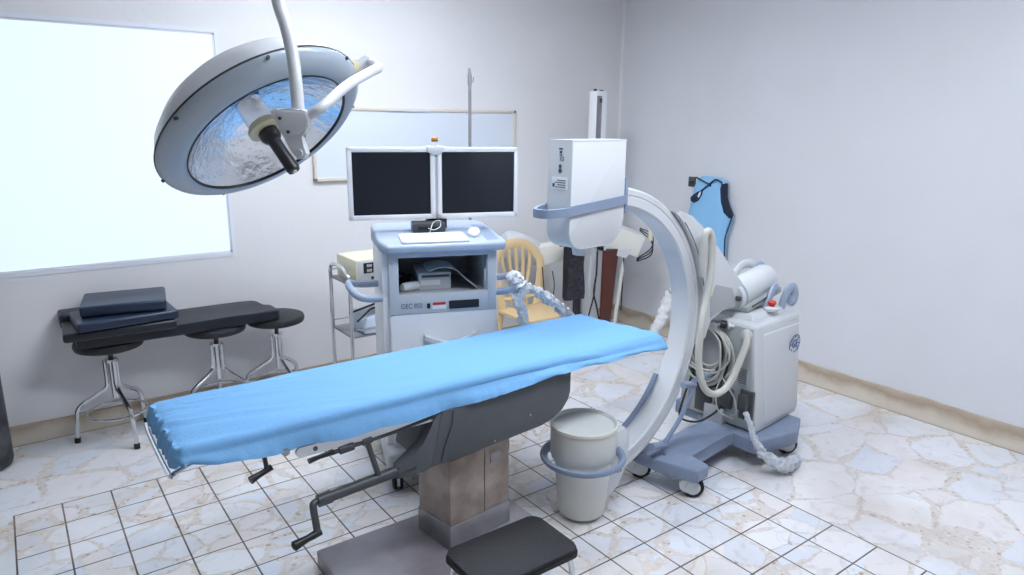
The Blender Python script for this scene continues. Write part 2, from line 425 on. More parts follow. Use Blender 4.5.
bm = new(); box(bm, .212, .266, -.0025, .001, .385, .428, .001); obj('rating_plate', PC(bm), M['steel'], c)
bm = new()
for k in range(3): box(bm, .006-.004*k, .312+.004*k, .006-.003*k, .207, .462+.011*k, .473+.011*k, .004)
obj('bellows', PC(bm), M['rubber'], ot)
bm = new(); tube(bm, [(.318, .05, .44), (.352, .05, .435), (.352, .05, .37), (.318, .05, .365)], .007, 8, smooth=4); obj('column_handle', PC(bm), M['black'], ot)
# dark housing under the top
hp = [(1.385, .70), (1.60, .71), (2.026, .735), (2.026, .635), (2.015, .60), (1.985, .562), (1.935, .532), (1.87, .514), (1.60, .500), (1.43, .490), (1.33, .484)]
bm = new(); prism(bm, hp, XZ, -1.486, -1.19, .012); hh = obj('housing', P(bm), M['darkgrey'], ot)
hp = [(1.390, .695), (1.35, .484), (1.30, .478), (1.235, .474), (1.20, .478), (1.20, .525), (1.26, .545), (1.31, .582), (1.34, .63), (1.355, .68), (1.358, .695)]
bm = new(); prism(bm, hp, XZ, -1.482, -1.43, .010); obj('crank_housing', P(bm), M['darkgrey'], ot)
bm = new(); tube(bm, [(1.432, -1.4915, .70), (1.424, -1.4915, .64), (1.394, -1.4915, .57), (1.375, -1.4915, .50)], .0016, 5); obj('joint_line', P(bm), M['black'], hh)
bm = new(); rod(bm, (1.80, -1.49, .585), (1.80, -1.495, .585), .005); rod(bm, (1.62, -1.49, .52), (1.62, -1.495, .52), .005); obj('screw', P(bm), M['steel'], hh)
# top frame with side rails
bm = new(); box(bm, TX0+.03, TX1-.03, TY0+.03, TY1-.03, .715, .745, .005); obj('tabletop', P(bm), M['metaldk'], ot)
for y in (-1.468, -1.03):
    bm = new(); prism(bm, rrect(.835, 2.02, .668, .704, .018), XZ, y-.006, y+.006)
    rail = obj('side_rail', P(bm), M['alu'], ot)
    bm = new()
    for x in (.90, 1.45, 1.95): rod(bm, (x, y-.002, .687), (x, y-.009, .687), .008)
    obj('rail_bolt', P(bm), M['metaldk'], rail)
# push bar at the foot end
bm = new(); tube(bm, [(.56, -1.02, .735), (.482, -1.02, .712), (.464, -1.03, .708), (.462, -1.40, .704), (.478, -1.42, .704), (.56, -1.40, .73)], .0075, 10, smooth=4); obj('push_bar', P(bm), M['chrome'], ot)
# long crank
bm = new(); tube(bm, [(1.27, -1.46, .513), (1.20, -1.46, .502), (.93, -1.46, .485)], [.027, .021, .019], 14); tube(bm, [(.95, -1.46, .486), (.902, -1.46, .483)], .0225, 14)
ck = obj('crank_shaft', P(bm), M['metaldk'], ot)
bm = new(); tube(bm, [(.905, -1.46, .485), (.885, -1.468, .484), (.880, -1.474, .47), (.886, -1.478, .40), (.888, -1.48, .376)], .0125, 10, smooth=4); obj('crank_arm', P(bm), M['metaldk'], ck)
bm = new(); tube(bm, [(.90, -1.48, .377), (.872, -1.482, .374), (.85, -1.486, .372), (.80, -1.494, .366), (.795, -1.495, .365)], [.012, .014, .012, .018, .010], 12); obj('crank_grip', P(bm), M['black'], ck)
# slim control rods
bm = new(); tube(bm, [(1.375, -1.47, .688), (1.20, -1.47, .668), (.955, -1.47, .652)], .0085, 8); tube(bm, [(1.035, -1.47, .658), (.985, -1.47, .654)], .016, 10); lr = obj('lock_rod', P(bm), M['metaldk'], ot)
bm = new(); tube(bm, [(.962, -1.47, .655), (.91, -1.478, .655), (.872, -1.482, .652)], [.011, .008, .010], 8); obj('rod_grip', P(bm), M['black'], lr)
bm = new(); rod(bm, (1.088, -1.468, .66), (1.132, -1.464, .50), .0105, 10); tube(bm, [(1.07, -1.468, .66), (1.105, -1.468, .663)], .0145, 10); obj('strut', P(bm), M['metaldk'], ot)
# small crank near the foot end
bm = new(); tube(bm, [(.735, -1.44, .72), (.738, -1.455, .69), (.742, -1.458, .652)], .008, 8); sc_ = obj('small_crank', P(bm), M['metaldk'], ot)
bm = new(); tube(bm, [(.757, -1.458, .656), (.742, -1.46, .651), (.715, -1.466, .645), (.684, -1.474, .638)], [.011, .010, .010, .014], 10); obj('small_crank_grip', P(bm), M['black'], sc_)
bm = new(); rod(bm, (.80, -1.46, .705), (.80, -1.48, .705), .014); obj('screw_knob', P(bm), M['steel'], ot)

# fitted sheet over the mattress (closed cloth shell with an underside)
def sheet():
    bm = new(); a, b = (TX1-TX0)/2, (TY1-TY0)/2; cx, cy = (TX0+TX1)/2, (TY0+TY1)/2; n = 560; rc = .035
    def ring(d, n=n):
        A, B, r = a-d, b-d, max(rc-d*.7, .004)
        segs = []; per = 4*(a-rc)+4*(b-rc)+2*pi*rc
        out = []
        Ls = [2*(a-rc), pi/2*rc, 2*(b-rc), pi/2*rc, 2*(a-rc), pi/2*rc, 2*(b-rc), pi/2*rc]
        for k in range(n):
            s = k/n*per; i = 0
            while s > Ls[i] and i < 7: s -= Ls[i]; i += 1
            f = s/Ls[i]
            if i == 0: p, q = (-(A-r)+2*(A-r)*f, -B), (0, -1)
            elif i == 2: p, q = (A, -(B-r)+2*(B-r)*f), (1, 0)
            elif i == 4: p, q = ((A-r)-2*(A-r)*f, B), (0, 1)
            elif i == 6: p, q = (-A, (B-r)-2*(B-r)*f), (-1, 0)
            else:
                c0 = {1: (A-r, -(B-r), -90), 3: (A-r, B-r, 0), 5: (-(A-r), B-r, 90), 7: (-(A-r), -(B-r), 180)}[i]
                g = R(c0[2]+90*f); q = (cos(g), sin(g)); p = (c0[0]+r*q[0], c0[1]+r*q[1])
            out.append((p, q))
        return out
    def interp(x, T):
        if x <= T[0][0]: return T[0][1]
        for (a0, b0), (a1, b1) in zip(T, T[1:]):
            if x <= a1: g = (x-a0)/(a1-a0); g = g*g*(3-2*g); return b0+(b1-b0)*g
        return T[-1][1]
    def hem(x): return interp(x, [(.48, .740), (.62, .722), (.84, .703), (1.4, .70), (1.64, .715), (2.0, .742), (2.4, .745), (2.6, .725)])
    def warp(x, y, s):
        f = max(0, (cy-y)/(b))                       # 0 in the middle, 1 at the near edge
        fl = interp(x, [(.48, .010), (.8, .030), (1.8, .040), (2.3, .025), (2.55, .008)])
        y2 = y-f**3*(interp(x, [(1.6, 0), (2.55, .065)])+fl*s)
        return x+max(0, (x-2.2)/.35)*(.055*f-.02*(f == 0)), y2
    specs = []   # (inset, z, side factor)
    for d in [b-.004]+[.218-.0078*k for k in range(26)]+[.016]: specs.append((d, .800-(.010*(1-min(d, .06)/.06)**2), 0))
    for d, z in ((.008, .785), (.003, .777), (0, .766)): specs.append((d, z, .25))
    for k in range(1, 10): specs.append((-.002-.004*sin(k/9*pi), .766-.0085*k, k/9))
    specs.append((.012, .687, 1)); specs.append((.05, .700, 1))
    rings = []
    for d, z, s in specs:
        row = []
        for k, (p, q) in enumerate(ring(d)):
            x, y = p; X = x+cx; Y = y+cy
            left = max(0, 1-(x+a)/.45); right = max(0, 1-(a-x)/.35)
            w = 0
            nz = lambda u, v, k2: noise.noise(Vector((u, v, k2)))
            if s == 0:
                ex = x+a                                  # distance from the foot end
                w = nz(X*1.3+Y*2, Y*13-X*2.0, 1)*.009*(.35+left*.6+right*.5) + nz(X*5, Y*7, 5)*.0025
                fan = Y*(1+.25*max(0, 1-ex/.9))
                w -= abs(nz(X*1.0, fan*15-X*1.2, 21))*.017*max(0, 1-ex/1.15)
                w -= abs(nz(X*3.5, fan*42, 31))*.011*max(0, 1-ex/.30)
                w += .0035*sin(Y*165+nz(X*7, Y*9, 2)*5)*max(0, 1-ex/.10)
                w *= min(1, (b-abs(y))/.03+.25)
                row.append(bm.verts.new((*warp(X, Y, 0), z+w))); continue
            t = p[0]*q[1]*-1+p[1]*q[0]   # running coordinate along the edge
            endy = abs(q[0])             # 1 on the short ends
            fr = 5.5 if not endy > .5 else 16
            amp = (.008 if endy < .5 else .006)+.008*left*(endy < .5)
            fold = nz(t*fr, z*9+(t*2.0), 3)*amp*(.5+s)
            fold += nz(t*28, z*5+t*11, 8)*.0035*s
            if endy > .5 and x < 0: fold += .008*sin(Y*115+nz(X*9, Y*9, 2)*4)*(.4+s*.6)
            hz = 0
            if s > .3:
                hz = nz(t*1.6, 2, 4)*.006*s+nz(t*7, 6, 4)*.006*s
            z2 = z
            if d < 0 or s == 1:
                tgt = hem(X) if (q[1] < -.5) else .722
                z2 = .766-(.766-tgt)*min(s, 1)+(z-.687 if d > 0 else 0)
            row.append(bm.verts.new((*warp(X+q[0]*fold, Y+q[1]*fold, s), z2+hz+nz(X*4, Y*9, 1)*.002)))
        rings.append(row)
    for i in range(len(rings)-1):
        A, B = rings[i], rings[i+1]
        for k in range(n): bm.faces.new([A[k], A[(k+1) % n], B[(k+1) % n], B[k]])
    # close the middle strip between the long sides of the innermost ring
    A = rings[0]; 
    bm.faces.new(A); bm.faces.new(rings[-1][::-1])
    return bm
o = obj('bed_sheet', sheet(), M['sheet'], smooth=60)
tagp(o, 'light blue fitted sheet stretched over the operating table top', 'sheet')

# ------------------------------------------------------------------ step stool
st = thing('step_stool', 'low chrome step stool with a black rubber top in front of the table column', 'step stool', (1.485, -1.79, 0))
bm = new(); prism(bm, rrect(-.205, .215, -.14, .13, .035), XY, .232, .252, .005); obj('step_top', bm, M['ribbed'], st)
bm = new()
prism(bm, rrect(-.209, .219, -.144, .134, .037), XY, .218, .233); obj('rim', bm, M['rubber'], st)
for sx in (-1, 1):
    for sy in (-1, 1):
        bm = new(); tube(bm, [(sx*.17+.005, sy*.10-.005, .222), (sx*.185+.005, sy*.11-.005, .19), (sx*.205+.005, sy*.125-.005, .015)], .011, 10, smooth=3)
        l = obj('leg', bm, M['chrome'], st)
        bm = new(); rod(bm, (sx*.205+.005, sy*.125-.005, .03), (sx*.2065+.005, sy*.126-.005, 0), .014); obj('rubber_foot', bm, M['rubber'], l)

# ------------------------------------------------------------------ surgical lamp
lamp = thing('surgical_lamp', 'large round white operating lamp with a mirrored reflector hanging from the ceiling', 'surgical lamp', (.84, -1.55, ZC))
LO = Vector((.84, -1.55, ZC))
def PL(bm): bmesh.ops.translate(bm, vec=-LO, verts=bm.verts); return bm
LC = Vector((.813, -1.441, 1.745)); LN = Vector((.291, -.588, -.755)).normalized()
bm = new()
lathe(bm, [(0, -.178), (.06, -.175), (.13, -.160), (.2, -.130), (.26, -.088), (.299, -.045), (.315, -.012), (.318, 0), (.314, .0), (.29, -.018), (.2, -.09), (0, -.12)], 72, LC, LN); dome = obj('lamp_dome', PL(bm), M['white'], lamp)
bm = new()
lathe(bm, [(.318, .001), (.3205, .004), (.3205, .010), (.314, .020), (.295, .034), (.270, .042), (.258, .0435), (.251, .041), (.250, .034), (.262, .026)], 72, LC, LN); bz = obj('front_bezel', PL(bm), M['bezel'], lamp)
bm = new(); lathe(bm, [(.3175, -.003), (.3225, -.001), (.3225, .002), (.3175, .003)], 72, LC, LN); obj('rim_seal', PL(bm), M['metaldk'], bz)
bm = new(); lathe(bm, [(.2495, .038), (.253, .043), (.250, .0445), (.2465, .037)], 72, LC, LN); obj('glass_gasket', PL(bm), M['black'], bz)
bm = new(); e1 = LN.orthogonal().normalized(); e2 = LN.cross(e1)
for k in range(7):
    a = 2*pi*k/7+.3; p = LC+(e1*cos(a)+e2*sin(a))*.312+LN*.012; rod(bm, p+(e1*cos(a)+e2*sin(a))*.004, p+(e1*cos(a)+e2*sin(a))*.013+LN*.003, .005, 8)
obj('latch_screw', PL(bm), M['metaldk'], bz)
# faceted reflector bowl
bm = new(); prof = []
for k in range(15): r_ = .2485*(1-k/14.0); prof.append((max(r_, 0), .037-.125*(1-(r_/.2485)**2)))
lathe(bm, prof, 60, LC, LN); obj('reflector', PL(bm), M['mirror'], lamp, smooth=60)
bm = new(); lathe(bm, [(0, -.0), (.045, -.0), (.047, .005), (.053, .010), (.053, .022), (.047, .026), (.0, .028)], 36, LC, LN); obj('bulb_cover', PL(bm), M['ring'], lamp)
bm = new(); lathe(bm, [(0, .0), (.042, .0), (.042, -.075), (0, -.08)], 36, LC, LN); obj('bulb_guard', PL(bm), M['mirror'], lamp)
bm = new(); h0, h1 = LC+LN*.06, LC+LN*.215
lathe(bm, [(0, .028), (.030, .028), (.031, .048), (.026, .058), (.0195, .064), (.019, .11), (.020, .165), (.018, .174), (0, .176)], 24, LC, LN); hd = obj('sterile_handle', PL(bm), M['black'], lamp)
bm = new(); lathe(bm, [(0, .175), (.007, .175), (.007, .179), (0, .179)], 12, LC, LN); obj('handle_tip', PL(bm), M['cream'], hd)

# ------------------------------------------------------------------ C-arm x-ray machine
MG = Vector((2.22, -1.43, 0)); ca = thing('c_arm_xray', 'white mobile C-arm x-ray machine on a blue grey castored base beside the table', 'x-ray machine', MG, R(4))
CC = (0, 0, .815); RI, RO, HW = .600, .682, .058
bm = new(); e = .008
arcsweep(bm, [(RI, -HW+e), (RI+e, -HW), (RI+.046, -HW), (RI+.050, -HW+.004), (RI+.054, -HW), (RO-e, -HW), (RO, -HW+e), (RO, HW-e), (RO-e, HW), (RI+e, HW), (RI, HW-e)], 98, -97, 90, CC); cr = obj('c_ring', bm, M['white'], ca, smooth=28)
bm = new(); arcsweep(bm, [(RO-.004, -.03), (RO+.003, -.03), (RO+.003, .03), (RO-.004, .03)], 80, -75, 60, CC); obj('ring_rail', bm, M['white2'], cr)
bm = new(); arcsweep(bm, [(RI-.022, HW-.018), (RI-.006, HW-.018), (RI-.006, HW+.004), (RI-.022, HW+.004)], -30, -64, 24, CC)
for a in (-32, -47, -62):
    ra = R(a); rod(bm, (cos(ra)*(RI-.018), HW-.007, .815+sin(ra)*(RI-.018)), (cos(ra)*(RI+.01), HW-.007, .815+sin(ra)*(RI+.01)), .007, 8)
obj('ring_grip', bm, M['bluegrey'], cr)
# x-ray tube housing on top (local centre u=-.12)
bu0, bu1, bv0, bv1 = -.272, .052, -.072, .062
def boxprof(x0, x1):
    P = [(x0, 1.688), (x1, 1.688), (x1, 1.36)]
    for k in range(1, 9): a = R(90*k/8); P.append((x1-.10+.10*cos(a), 1.36-.10*sin(a)))
    for k in range(0, 9): a = R(90*k/8); P.append((x0+.07-.07*sin(a), 1.33-.07*cos(a)))
    return P
bm = new(); prism(bm, boxprof(bu0+.004, bu1), XZ, bv0, bv1, .006); xt = obj('tube_housing', bm, M['white'], ca)
bm = new(); prism(bm, [(bu0+.004, 1.693), (bu1, 1.693), (bu1, 1.686), (bu0+.004, 1.686)], XZ, bv0, bv1, .002); obj('housing_cap', bm, M['white'], xt)
bm = new(); lathe(bm, [(0, 1.22), (.042, 1.22), (.046, 1.245), (.05, 1.28), (0, 1.28)], 28, (-.12, -.005, 0)); obj('collimator', bm, M['white'], xt)
# slanted blue grey band that wraps the housing and loops out as a grip
def band(u): return 1.418+(u-bu0)*.085
bm = new()
for v, q in ((bv0-.006, 1), (bv1+.006, -1)):
    hexa(bm, [(bu0, v-.003, band(bu0)-.019), (bu1+.012, v-.003, band(bu1)-.019), (bu1+.012, v+.003, band(bu1)-.019), (bu0, v+.003, band(bu0)-.019), (bu0, v-.003, band(bu0)+.019), (bu1+.012, v-.003, band(bu1)+.019), (bu1+.012, v+.003, band(bu1)+.019), (bu0, v+.003, band(bu0)+.019)])
P1 = [(bu0, bv0-.006), (bu0-.02, bv0-.004), (bu0-.06, bv0+.01), (bu0-.095, bv0+.04), (bu0-.095, bv1-.04), (bu0-.06, bv1-.01), (bu0-.02, bv1+.004), (bu0, bv1+.006)]
pp = crpath([(x, y, 0) for x, y in P1], 5)
rows = []
for i, p in enumerate(pp):
    q = (pp[min(i+1, len(pp)-1)]-pp[max(i-1, 0)]).normalized(); nn = Vector((-q.y, q.x, 0))*.008
    zc = band(p.x); rows.append([bm.verts.new((p+nn*s+Vector((0, 0, zc+h)))) for s, h in ((1, -.017), (-1, -.017), (-1, .017), (1, .017))])
for i in range(len(rows)-1):
    for k in range(4): bm.faces.new([rows[i][k], rows[i][(k+1) % 4], rows[i+1][(k+1) % 4], rows[i+1][k]])
bm.faces.new(rows[0]); bm.faces.new(rows[-1][::-1])
obj('band_handle', bm, M['bluegrey'], xt)
bm = new(); box(bm, bu1+.002, bu1+.020, bv0-.004, bv1+.004, 1.385, 1.535, .004); obj('ring_clamp', bm, M['bluegrey'], xt)
MXf = Matrix.Translation((bu0+.0035, 0, 0)) @ Matrix.Rotation(R(-90), 4, 'Z') @ Matrix.Rotation(R(90), 4, 'X')  # faces -u
bm = new(); box(bm, bu0+.002, bu0+.0045, -.052, .035, 1.50, 1.548); obj('rating_label', bm, M['label'], xt, smooth=0)
bm = new()
for k in range(4): box(bm, bu0+.0012, bu0+.003, -.044, .015-.012*(k % 2), 1.507+.009*k, 1.510+.009*k)
box(bm, bu0+.0012, bu0+.003, .018, .03, 1.508, 1.522)
for (y0, y1, z0, z1) in ((-.022, -.002, 1.655, 1.661), (-.018, -.006, 1.640, 1.650), (-.02, -.004, 1.632, 1.636)): box(bm, bu0+.0022, bu0+.0046, y0, y1, z0, z1)
lathe(bm, [(0, 0), (.008, 0), (.008, .0012), (0, .0012)], 16, (bu0+.0035, -.010, 1.590), (-1, 0, 0)); lathe(bm, [(0, 0), (.010, 0), (.010, .0012), (0, .0012)], 16, (bu0+.0035, -.010, 1.573), (-1, 0, 0))
obj('marking', bm, M['ink'], xt, smooth=0)
bm = text_bm('10', .028, Matrix.Translation((bu0+.0034, -.016, 1.618)) @ Matrix(((0, 0, -1, 0), (-1, 0, 0, 0), (0, 1, 0, 0), (0, 0, 0, 1)))); obj('marking', bm, M['ink'], xt, smooth=0)
# image intensifier (white drum) at the lower end
IU, IV = -.088, -.022
bm = new(); lathe(bm, [(0, .012), (.092, .012), (.103, .02), (.110, .04), (.118, .16), (.119, .185), (.122, .19), (.125, .255), (.135, .285), (.144, .295), (.148, .31), (.150, .44), (.1535, .442), (.1535, .455), (.147, .458), (.141, .452), (.136, .443), (.05, .438), (0, .438)], 64, (IU, IV, 0)); ii = obj('image_intensifier', bm, M['bucket'], ca)
bm = new(); lathe(bm, [(.1515, .4405), (.1543, .4415), (.1543, .4455), (.1515, .4465)], 64, (IU, IV, 0), closed_prof=True); obj('rim_band', bm, M['ring'], ii)
bm = new(); pts = []
for k in range(33):
    a = R(-15-(305-15)*k/32+0); pts.append((IU+.185*cos(a), IV+.185*sin(a), .305))
pts = [(IU+.155, IV+.06, .305)]+[(IU+.178*cos(R(20-k*320/36)), IV+.178*sin(R(20-k*320/36)), .288) for k in range(37)]
tube(bm, pts, .016, 12, sq=(.85, 1.25)); obj('ring_handle', bm, M['bluegrey'], ii)
bm = new(); box(bm, IU+.12, IU+.20, IV-.01, IV+.09, .285, .325, .006); obj('handle_block', bm, M['metaldk'], ii)
# rear block joining intensifier to ring
bm = new(); prism(bm, [(IU+.06, .05), (IU+.10, .052), (IU+.185, .10), (IU+.245, .20), (IU+.245, .36), (IU+.22, .385), (IU+.10, .385), (IU+.06, .3)], XZ, -.085, .075, .010)
ib = obj('intensifier_mount', bm, M['white'], ca)
bm = new(); box(bm, IU+.165, IU+.205, -.0865, -.084, .165, .205); obj('rating_label', bm, M['label'], ib, smooth=0)
bm = new()
for k in range(4): box(bm, IU+.168+.009*k, IU+.172+.009*k, -.0875, -.086, .17, .186)
obj('marking', bm, M['ink'], ib, smooth=0)
# ring carriage behind the ring
hp = []
for k in range(0, 31): a = R(54-66*k/30); hp.append((.686*cos(a), .815+.686*sin(a)))
hp += [(.735, .70), (.75, .80), (.86, .835), (1.00, .815), (1.12, .825), (1.135, .85), (1.045, .925), (.78, 1.155), (.620, 1.285), (.55, 1.335), (.49, 1.352), (.43, 1.360)]
bm = new(); prism(bm, hp, XZ, -.078, .078, .012, 3); cg = obj('ring_carriage', bm, M['white'], ca)
bm = new(); arcsweep(bm, [(RO+.008, -.0795), (RO+.012, -.0795), (RO+.012, -.070), (RO+.008, -.070)], 46, 14, 24, CC); obj('slit', bm, M['black'], cg)
bm = new(); prism(bm, [(.75, .80), (.86, .835), (1.0, .82), (.93, .93), (.78, .97), (.74, .9)], XZ, -.081, -.072, .003); obj('recess_panel', bm, M['unitgrey'], cg)
bm = new(); rod(bm, (.98, -.074, .868), (.98, -.10, .868), .014); rod(bm, (1.04, -.074, .868), (1.04, -.092, .868), .009); rod(bm, (.70, -.07, .985), (.70, -.10, .985), .012); obj('lock_knob', bm, M['metaldk'], cg)
bm = new(); box(bm, .69, .71, -.11, -.08, .93, .975, .004); obj('hose_clip', bm, M['cream'], cg)
# cross arm
bm = new(); A0, A1 = Vector((1.02, -.03, .868)), Vector((1.35, -.03, .925)); ax = (A1-A0)
lathe(bm, [(0, -.02), (.076, -.02), (.080, .0), (.080, ax.length-.03), (.074, ax.length-.008), (.06, ax.length), (0, ax.length)], 40, A0, ax); ar = obj('cross_arm', bm, M['white'], ca)
bm = new(); lathe(bm, [(.07, 0), (.083, 0), (.084, .006), (.083, .012), (.07, .012)], 40, A0+ax*.02, ax); obj('arm_collar', bm, M['bluegrey2'], ar)
bm = new()
box(bm, 1.02, 1.36, -.125, .03, .785, .82, .008, mtx=None); bmesh.ops.transform(bm, matrix=Matrix.Translation((1.06, 0, .82)) @ Matrix.Rotation(R(-11), 4, 'Y') @ Matrix.Translation((-1.06, 0, -.81)), verts=bm.verts)
tr = obj('arm_tray', bm, M['unitgrey'], ar)
bm = new(); box(bm, 1.06, 1.27, -.128, -.124, .805, .813); bmesh.ops.transform(bm, matrix=Matrix.Translation((1.06, 0, .82)) @ Matrix.Rotation(R(-11), 4, 'Y') @ Matrix.Translation((-1.06, 0, -.81)), verts=bm.verts); obj('slot', bm, M['metaldk'], tr, smooth=0)
bm = new(); tube(bm, [(1.10, .03, .93), (1.14, .04, .965), (1.22, .05, .995), (1.31, .05, .995), (1.35, .04, .96)], .016, 10, smooth=5, sq=(.8, 1.6)); obj('arm_grip', bm, M['white'], ar)
bm = new(); lathe(bm, [(0, 0), (.022, 0), (.03, .012), (.03, .035), (.02, .045), (0, .045)], 20, (1.345, .03, .965), (.8, -.2, .3)); obj('arm_knob', bm, M['bluegrey'], ar)
bm = new(); box(bm, 1.14, 1.30, -.09, .09, .74, .84, .01); obj('lift_column', bm, M['white2'], ca)
# main unit
bm = new(); hexa(bm, [(.965, -.275, .165), (1.425, -.255, .165), (1.425, .21, .165), (.965, .21, .165), (.945, -.222, .755), (1.41, -.222, .755), (1.405, .20, .755), (.945, .20, .755)], .022, 3)
un = obj('power_unit', bm, M['white2'], ca)
bm = new(); hexa(bm, [(.955, -.252, .18), (.967, -.262, .18), (.967, .205, .18), (.955, .205, .18), (.938, -.205, .735), (.95, -.212, .735), (.95, .195, .735), (.938, .195, .735)], .003); sp = obj('side_panel', bm, M['unitgrey'], un)
bm = new(); hexa(bm, [(1.0, -.18, .753), (1.34, -.18, .753), (1.34, .14, .753), (1.0, .14, .753), (1.03, -.15, .79), (1.31, -.15, .79), (1.31, .11, .79), (1.03, .11, .79)], .012); obj('unit_top', bm, M['white2'], un)
bm = new()
for i in range(6):
    for j in range(8): u_ = -.195+.008*i; zz = .43+.011*j; xf = .955-.017*(zz-.18)/.555; box(bm, xf-.0025, xf+.006, u_-.0025, u_+.0025, zz, zz+.0045)
bmesh.ops.translate(bm, vec=(.0, 0, 0), verts=bm.verts); obj('vent_hole', bm, M['metaldk'], sp, smooth=0)
bm = new()
for k in range(9): box(bm, 1.26, 1.36, -.2245-.0009*k, -.215, .72-.014*k-.002, .72-.014*k+.002)
obj('vent_slot', bm, M['unitgrey'], un, smooth=0)
bm = new(); hexa(bm, [(1.045, -.282, .20), (1.405, -.266, .20), (1.405, -.22, .20), (1.045, -.22, .20), (1.02, -.235, .70), (1.385, -.235, .70), (1.385, -.20, .70), (1.02, -.20, .70)], .012, 3); obj('front_panel', bm, M['white2'], un)
# round monogram
lg = Matrix.Translation((1.325, -.2495, .59)) @ Matrix.Rotation(R(90), 4, 'X')
bm = new(); lathe(bm, [(.050, 0), (.056, 0), (.056, .002), (.050, .002)], 40, (1.325, -.2475, .59), (0, -1, -.06), closed_prof=True); obj('logo_ring', bm, M['logo'], un)
bm = text_bm('GE', .062, lg, .0012, .85); obj('logo_letters', bm, M['logo'], un, smooth=0)
bm = new()
for k in range(8):
    a = 2*pi*k/8; lathe(bm, [(0, 0), (.005, 0), (.005, .002), (0, .002)], 8, (1.325+.044*cos(a), -.2480, .59+.044*sin(a)), (0, -1, 0))
obj('logo_scroll', bm, M['logo'], un)
# red button on the top, handles
bm = new(); lathe(bm, [(0, .785), (.04, .785), (.042, .80), (.03, .806), (0, .806)], 24, (1.195, -.16, 0)); eb = obj('button_base', bm, M['white2'], un)
bm = new(); lathe(bm, [(0, .805), (.015, .805), (.015, .815), (.022, .82), (.022, .830), (.018, .835), (0, .836)], 24, (1.20, -.16, 0)); obj('emergency_button', bm, M['red'], eb)
def grip(pts, r, sq):
    bm = new(); tube(bm, pts, r, 10, smooth=6, sq=sq); return bm
obj('push_handle', grip([(1.36, -.13, .755), (1.375, -.135, .82), (1.41, -.14, .868), (1.455, -.14, .862), (1.478, -.14, .82), (1.46, -.14, .79), (1.43, -.14, .80)], .014, (1.2, 2.2)), M['bluegrey2'], un)
obj('steer_handle', grip([(1.19, -.13, .80), (1.205, -.14, .84), (1.225, -.14, .88), (1.25, -.14, .90), (1.27, -.14, .885)], .012, (1.1, 2.0)), M['bluegrey2'], un)
# connectors on the grey side
bm = new(); lathe(bm, [(0, 0), (.026, 0), (.028, .012), (.024, .032), (.02, .036), (0, .036)], 24, (.945, -.185, .705), (-1, 0, 0)); obj('hose_socket', bm, M['white'], sp)
bm = new(); lathe(bm, [(0, 0), (.021, 0), (.021, .03), (.016, .032), (0, .032)], 20, (.905, -.045, .735), (.5, -1, -.1)); pl = obj('plug', bm, M['black'], sp)
bm = new(); lathe(bm, [(0, 0), (.018, 0), (.018, .01), (.008, .01), (.008, .03), (0, .03)], 20, (.923, -.08, .731), (.5, -1, -.1)); obj('plug_face', bm, M['white'], pl)
bm = new(); rod(bm, (.95, -.02, .715), (.88, -.02, .72), .010, 10); lathe(bm, [(0, 0), (.02, 0), (.02, .012), (0, .012)], 16, (.882, -.02, .72), (-1, 0, 0)); obj('cable_hook', bm, M['white2'], sp)
bm = new(); box(bm, .935, .958, -.252, -.175, .24, .40, .004); pb = obj('power_inlet', bm, M['metaldk'], sp)
bm = new(); box(bm, .895, .938, -.235, -.185, .30, .385, .008); obj('inlet_plug', bm, M['metaldk'], pb)
bm = new(); box(bm, .925, .96, -.13, -.03, .27, .38, .006); box(bm, .935, .96, .0, .10, .20, .36, .006); obj('junction_box', bm, M['metaldk'], sp)
bm = new(); box(bm, .955-.03, .965, -.09, .03, .155, .26, .004); obj('lower_panel', bm, M['unitgrey'], sp)
bm = new(); prism(bm, [(-.242, .305), (-.226, .305), (-.234, .322)], YZ, .949, .951); obj('warning_mark', bm, M['orange'], sp, smooth=0)
bm = new(); box(bm, .90, .925, .09, .12, .40, .44, .003); obj('green_terminal', bm, M['green'], sp)
# cable coil hanging on the side
for k in range(9):
    bm = new(); q = random.random; pts = []
    rv, rz_ = .085+.010*k+q()*.01, .115+.012*(k % 6)+q()*.012
    for i in range(20):
        a = 2*pi*i/20; pts.append((.925-.012*(k % 4)-.006*k % .03+noise.noise(Vector((i*.4, k, 1)))*.012, .03+rv*sin(a)+noise.noise(Vector((i*.5, k, 2)))*.01, .71-rz_+rz_*cos(a)))
    tube(bm, pts, .0062, 7, closed=True, smooth=2); obj('coiled_cable', bm, M['cable'] if k not in (2, 5) else M['cableblk'], ca)
bm = new(); tube(bm, [(.90, .10, .42), (.80, .08, .30), (.74, .05, .22), (.80, -.02, .20), (.90, -.06, .24), (.94, -.08, .30)], .006, 7, smooth=6); obj('loose_cable', bm, M['cableblk'], ca)
bm = new(); tube(bm, [(.90, -.08, .45), (.87, -.13, .43), (.86, -.19, .37), (.87, -.20, .29), (.89, -.16, .26)], .004, 7, smooth=6); tube(bm, [(.915, -.08, .46), (.86, -.08, .38), (.85, -.11, .28), (.90, -.17, .24)], .004, 7, smooth=6); obj('thin_cable', bm, M['cable'], ca)
# thick hose from the carriage round to the unit
bm = new(); tube(bm, [(.70, -.10, .99), (.611, -.105, 1.043), (.592, -.11, 1.174), (.600, -.12, 1.262), (.636, -.125, 1.235), (.652, -.125, 1.13), (.640, -.13, 1.02), (.614, -.135, .92), (.572, -.15, .82), (.556, -.16, .64), (.585, -.18, .505), (.66, -.2, .452), (.754, -.215, .485), (.815, -.228, .60), (.862, -.228, .69), (.905, -.195, .712), (.945, -.185, .707)][1:], .0175, 12, smooth=6)
obj('thick_hose', bm, M['hosegrey'], ca)
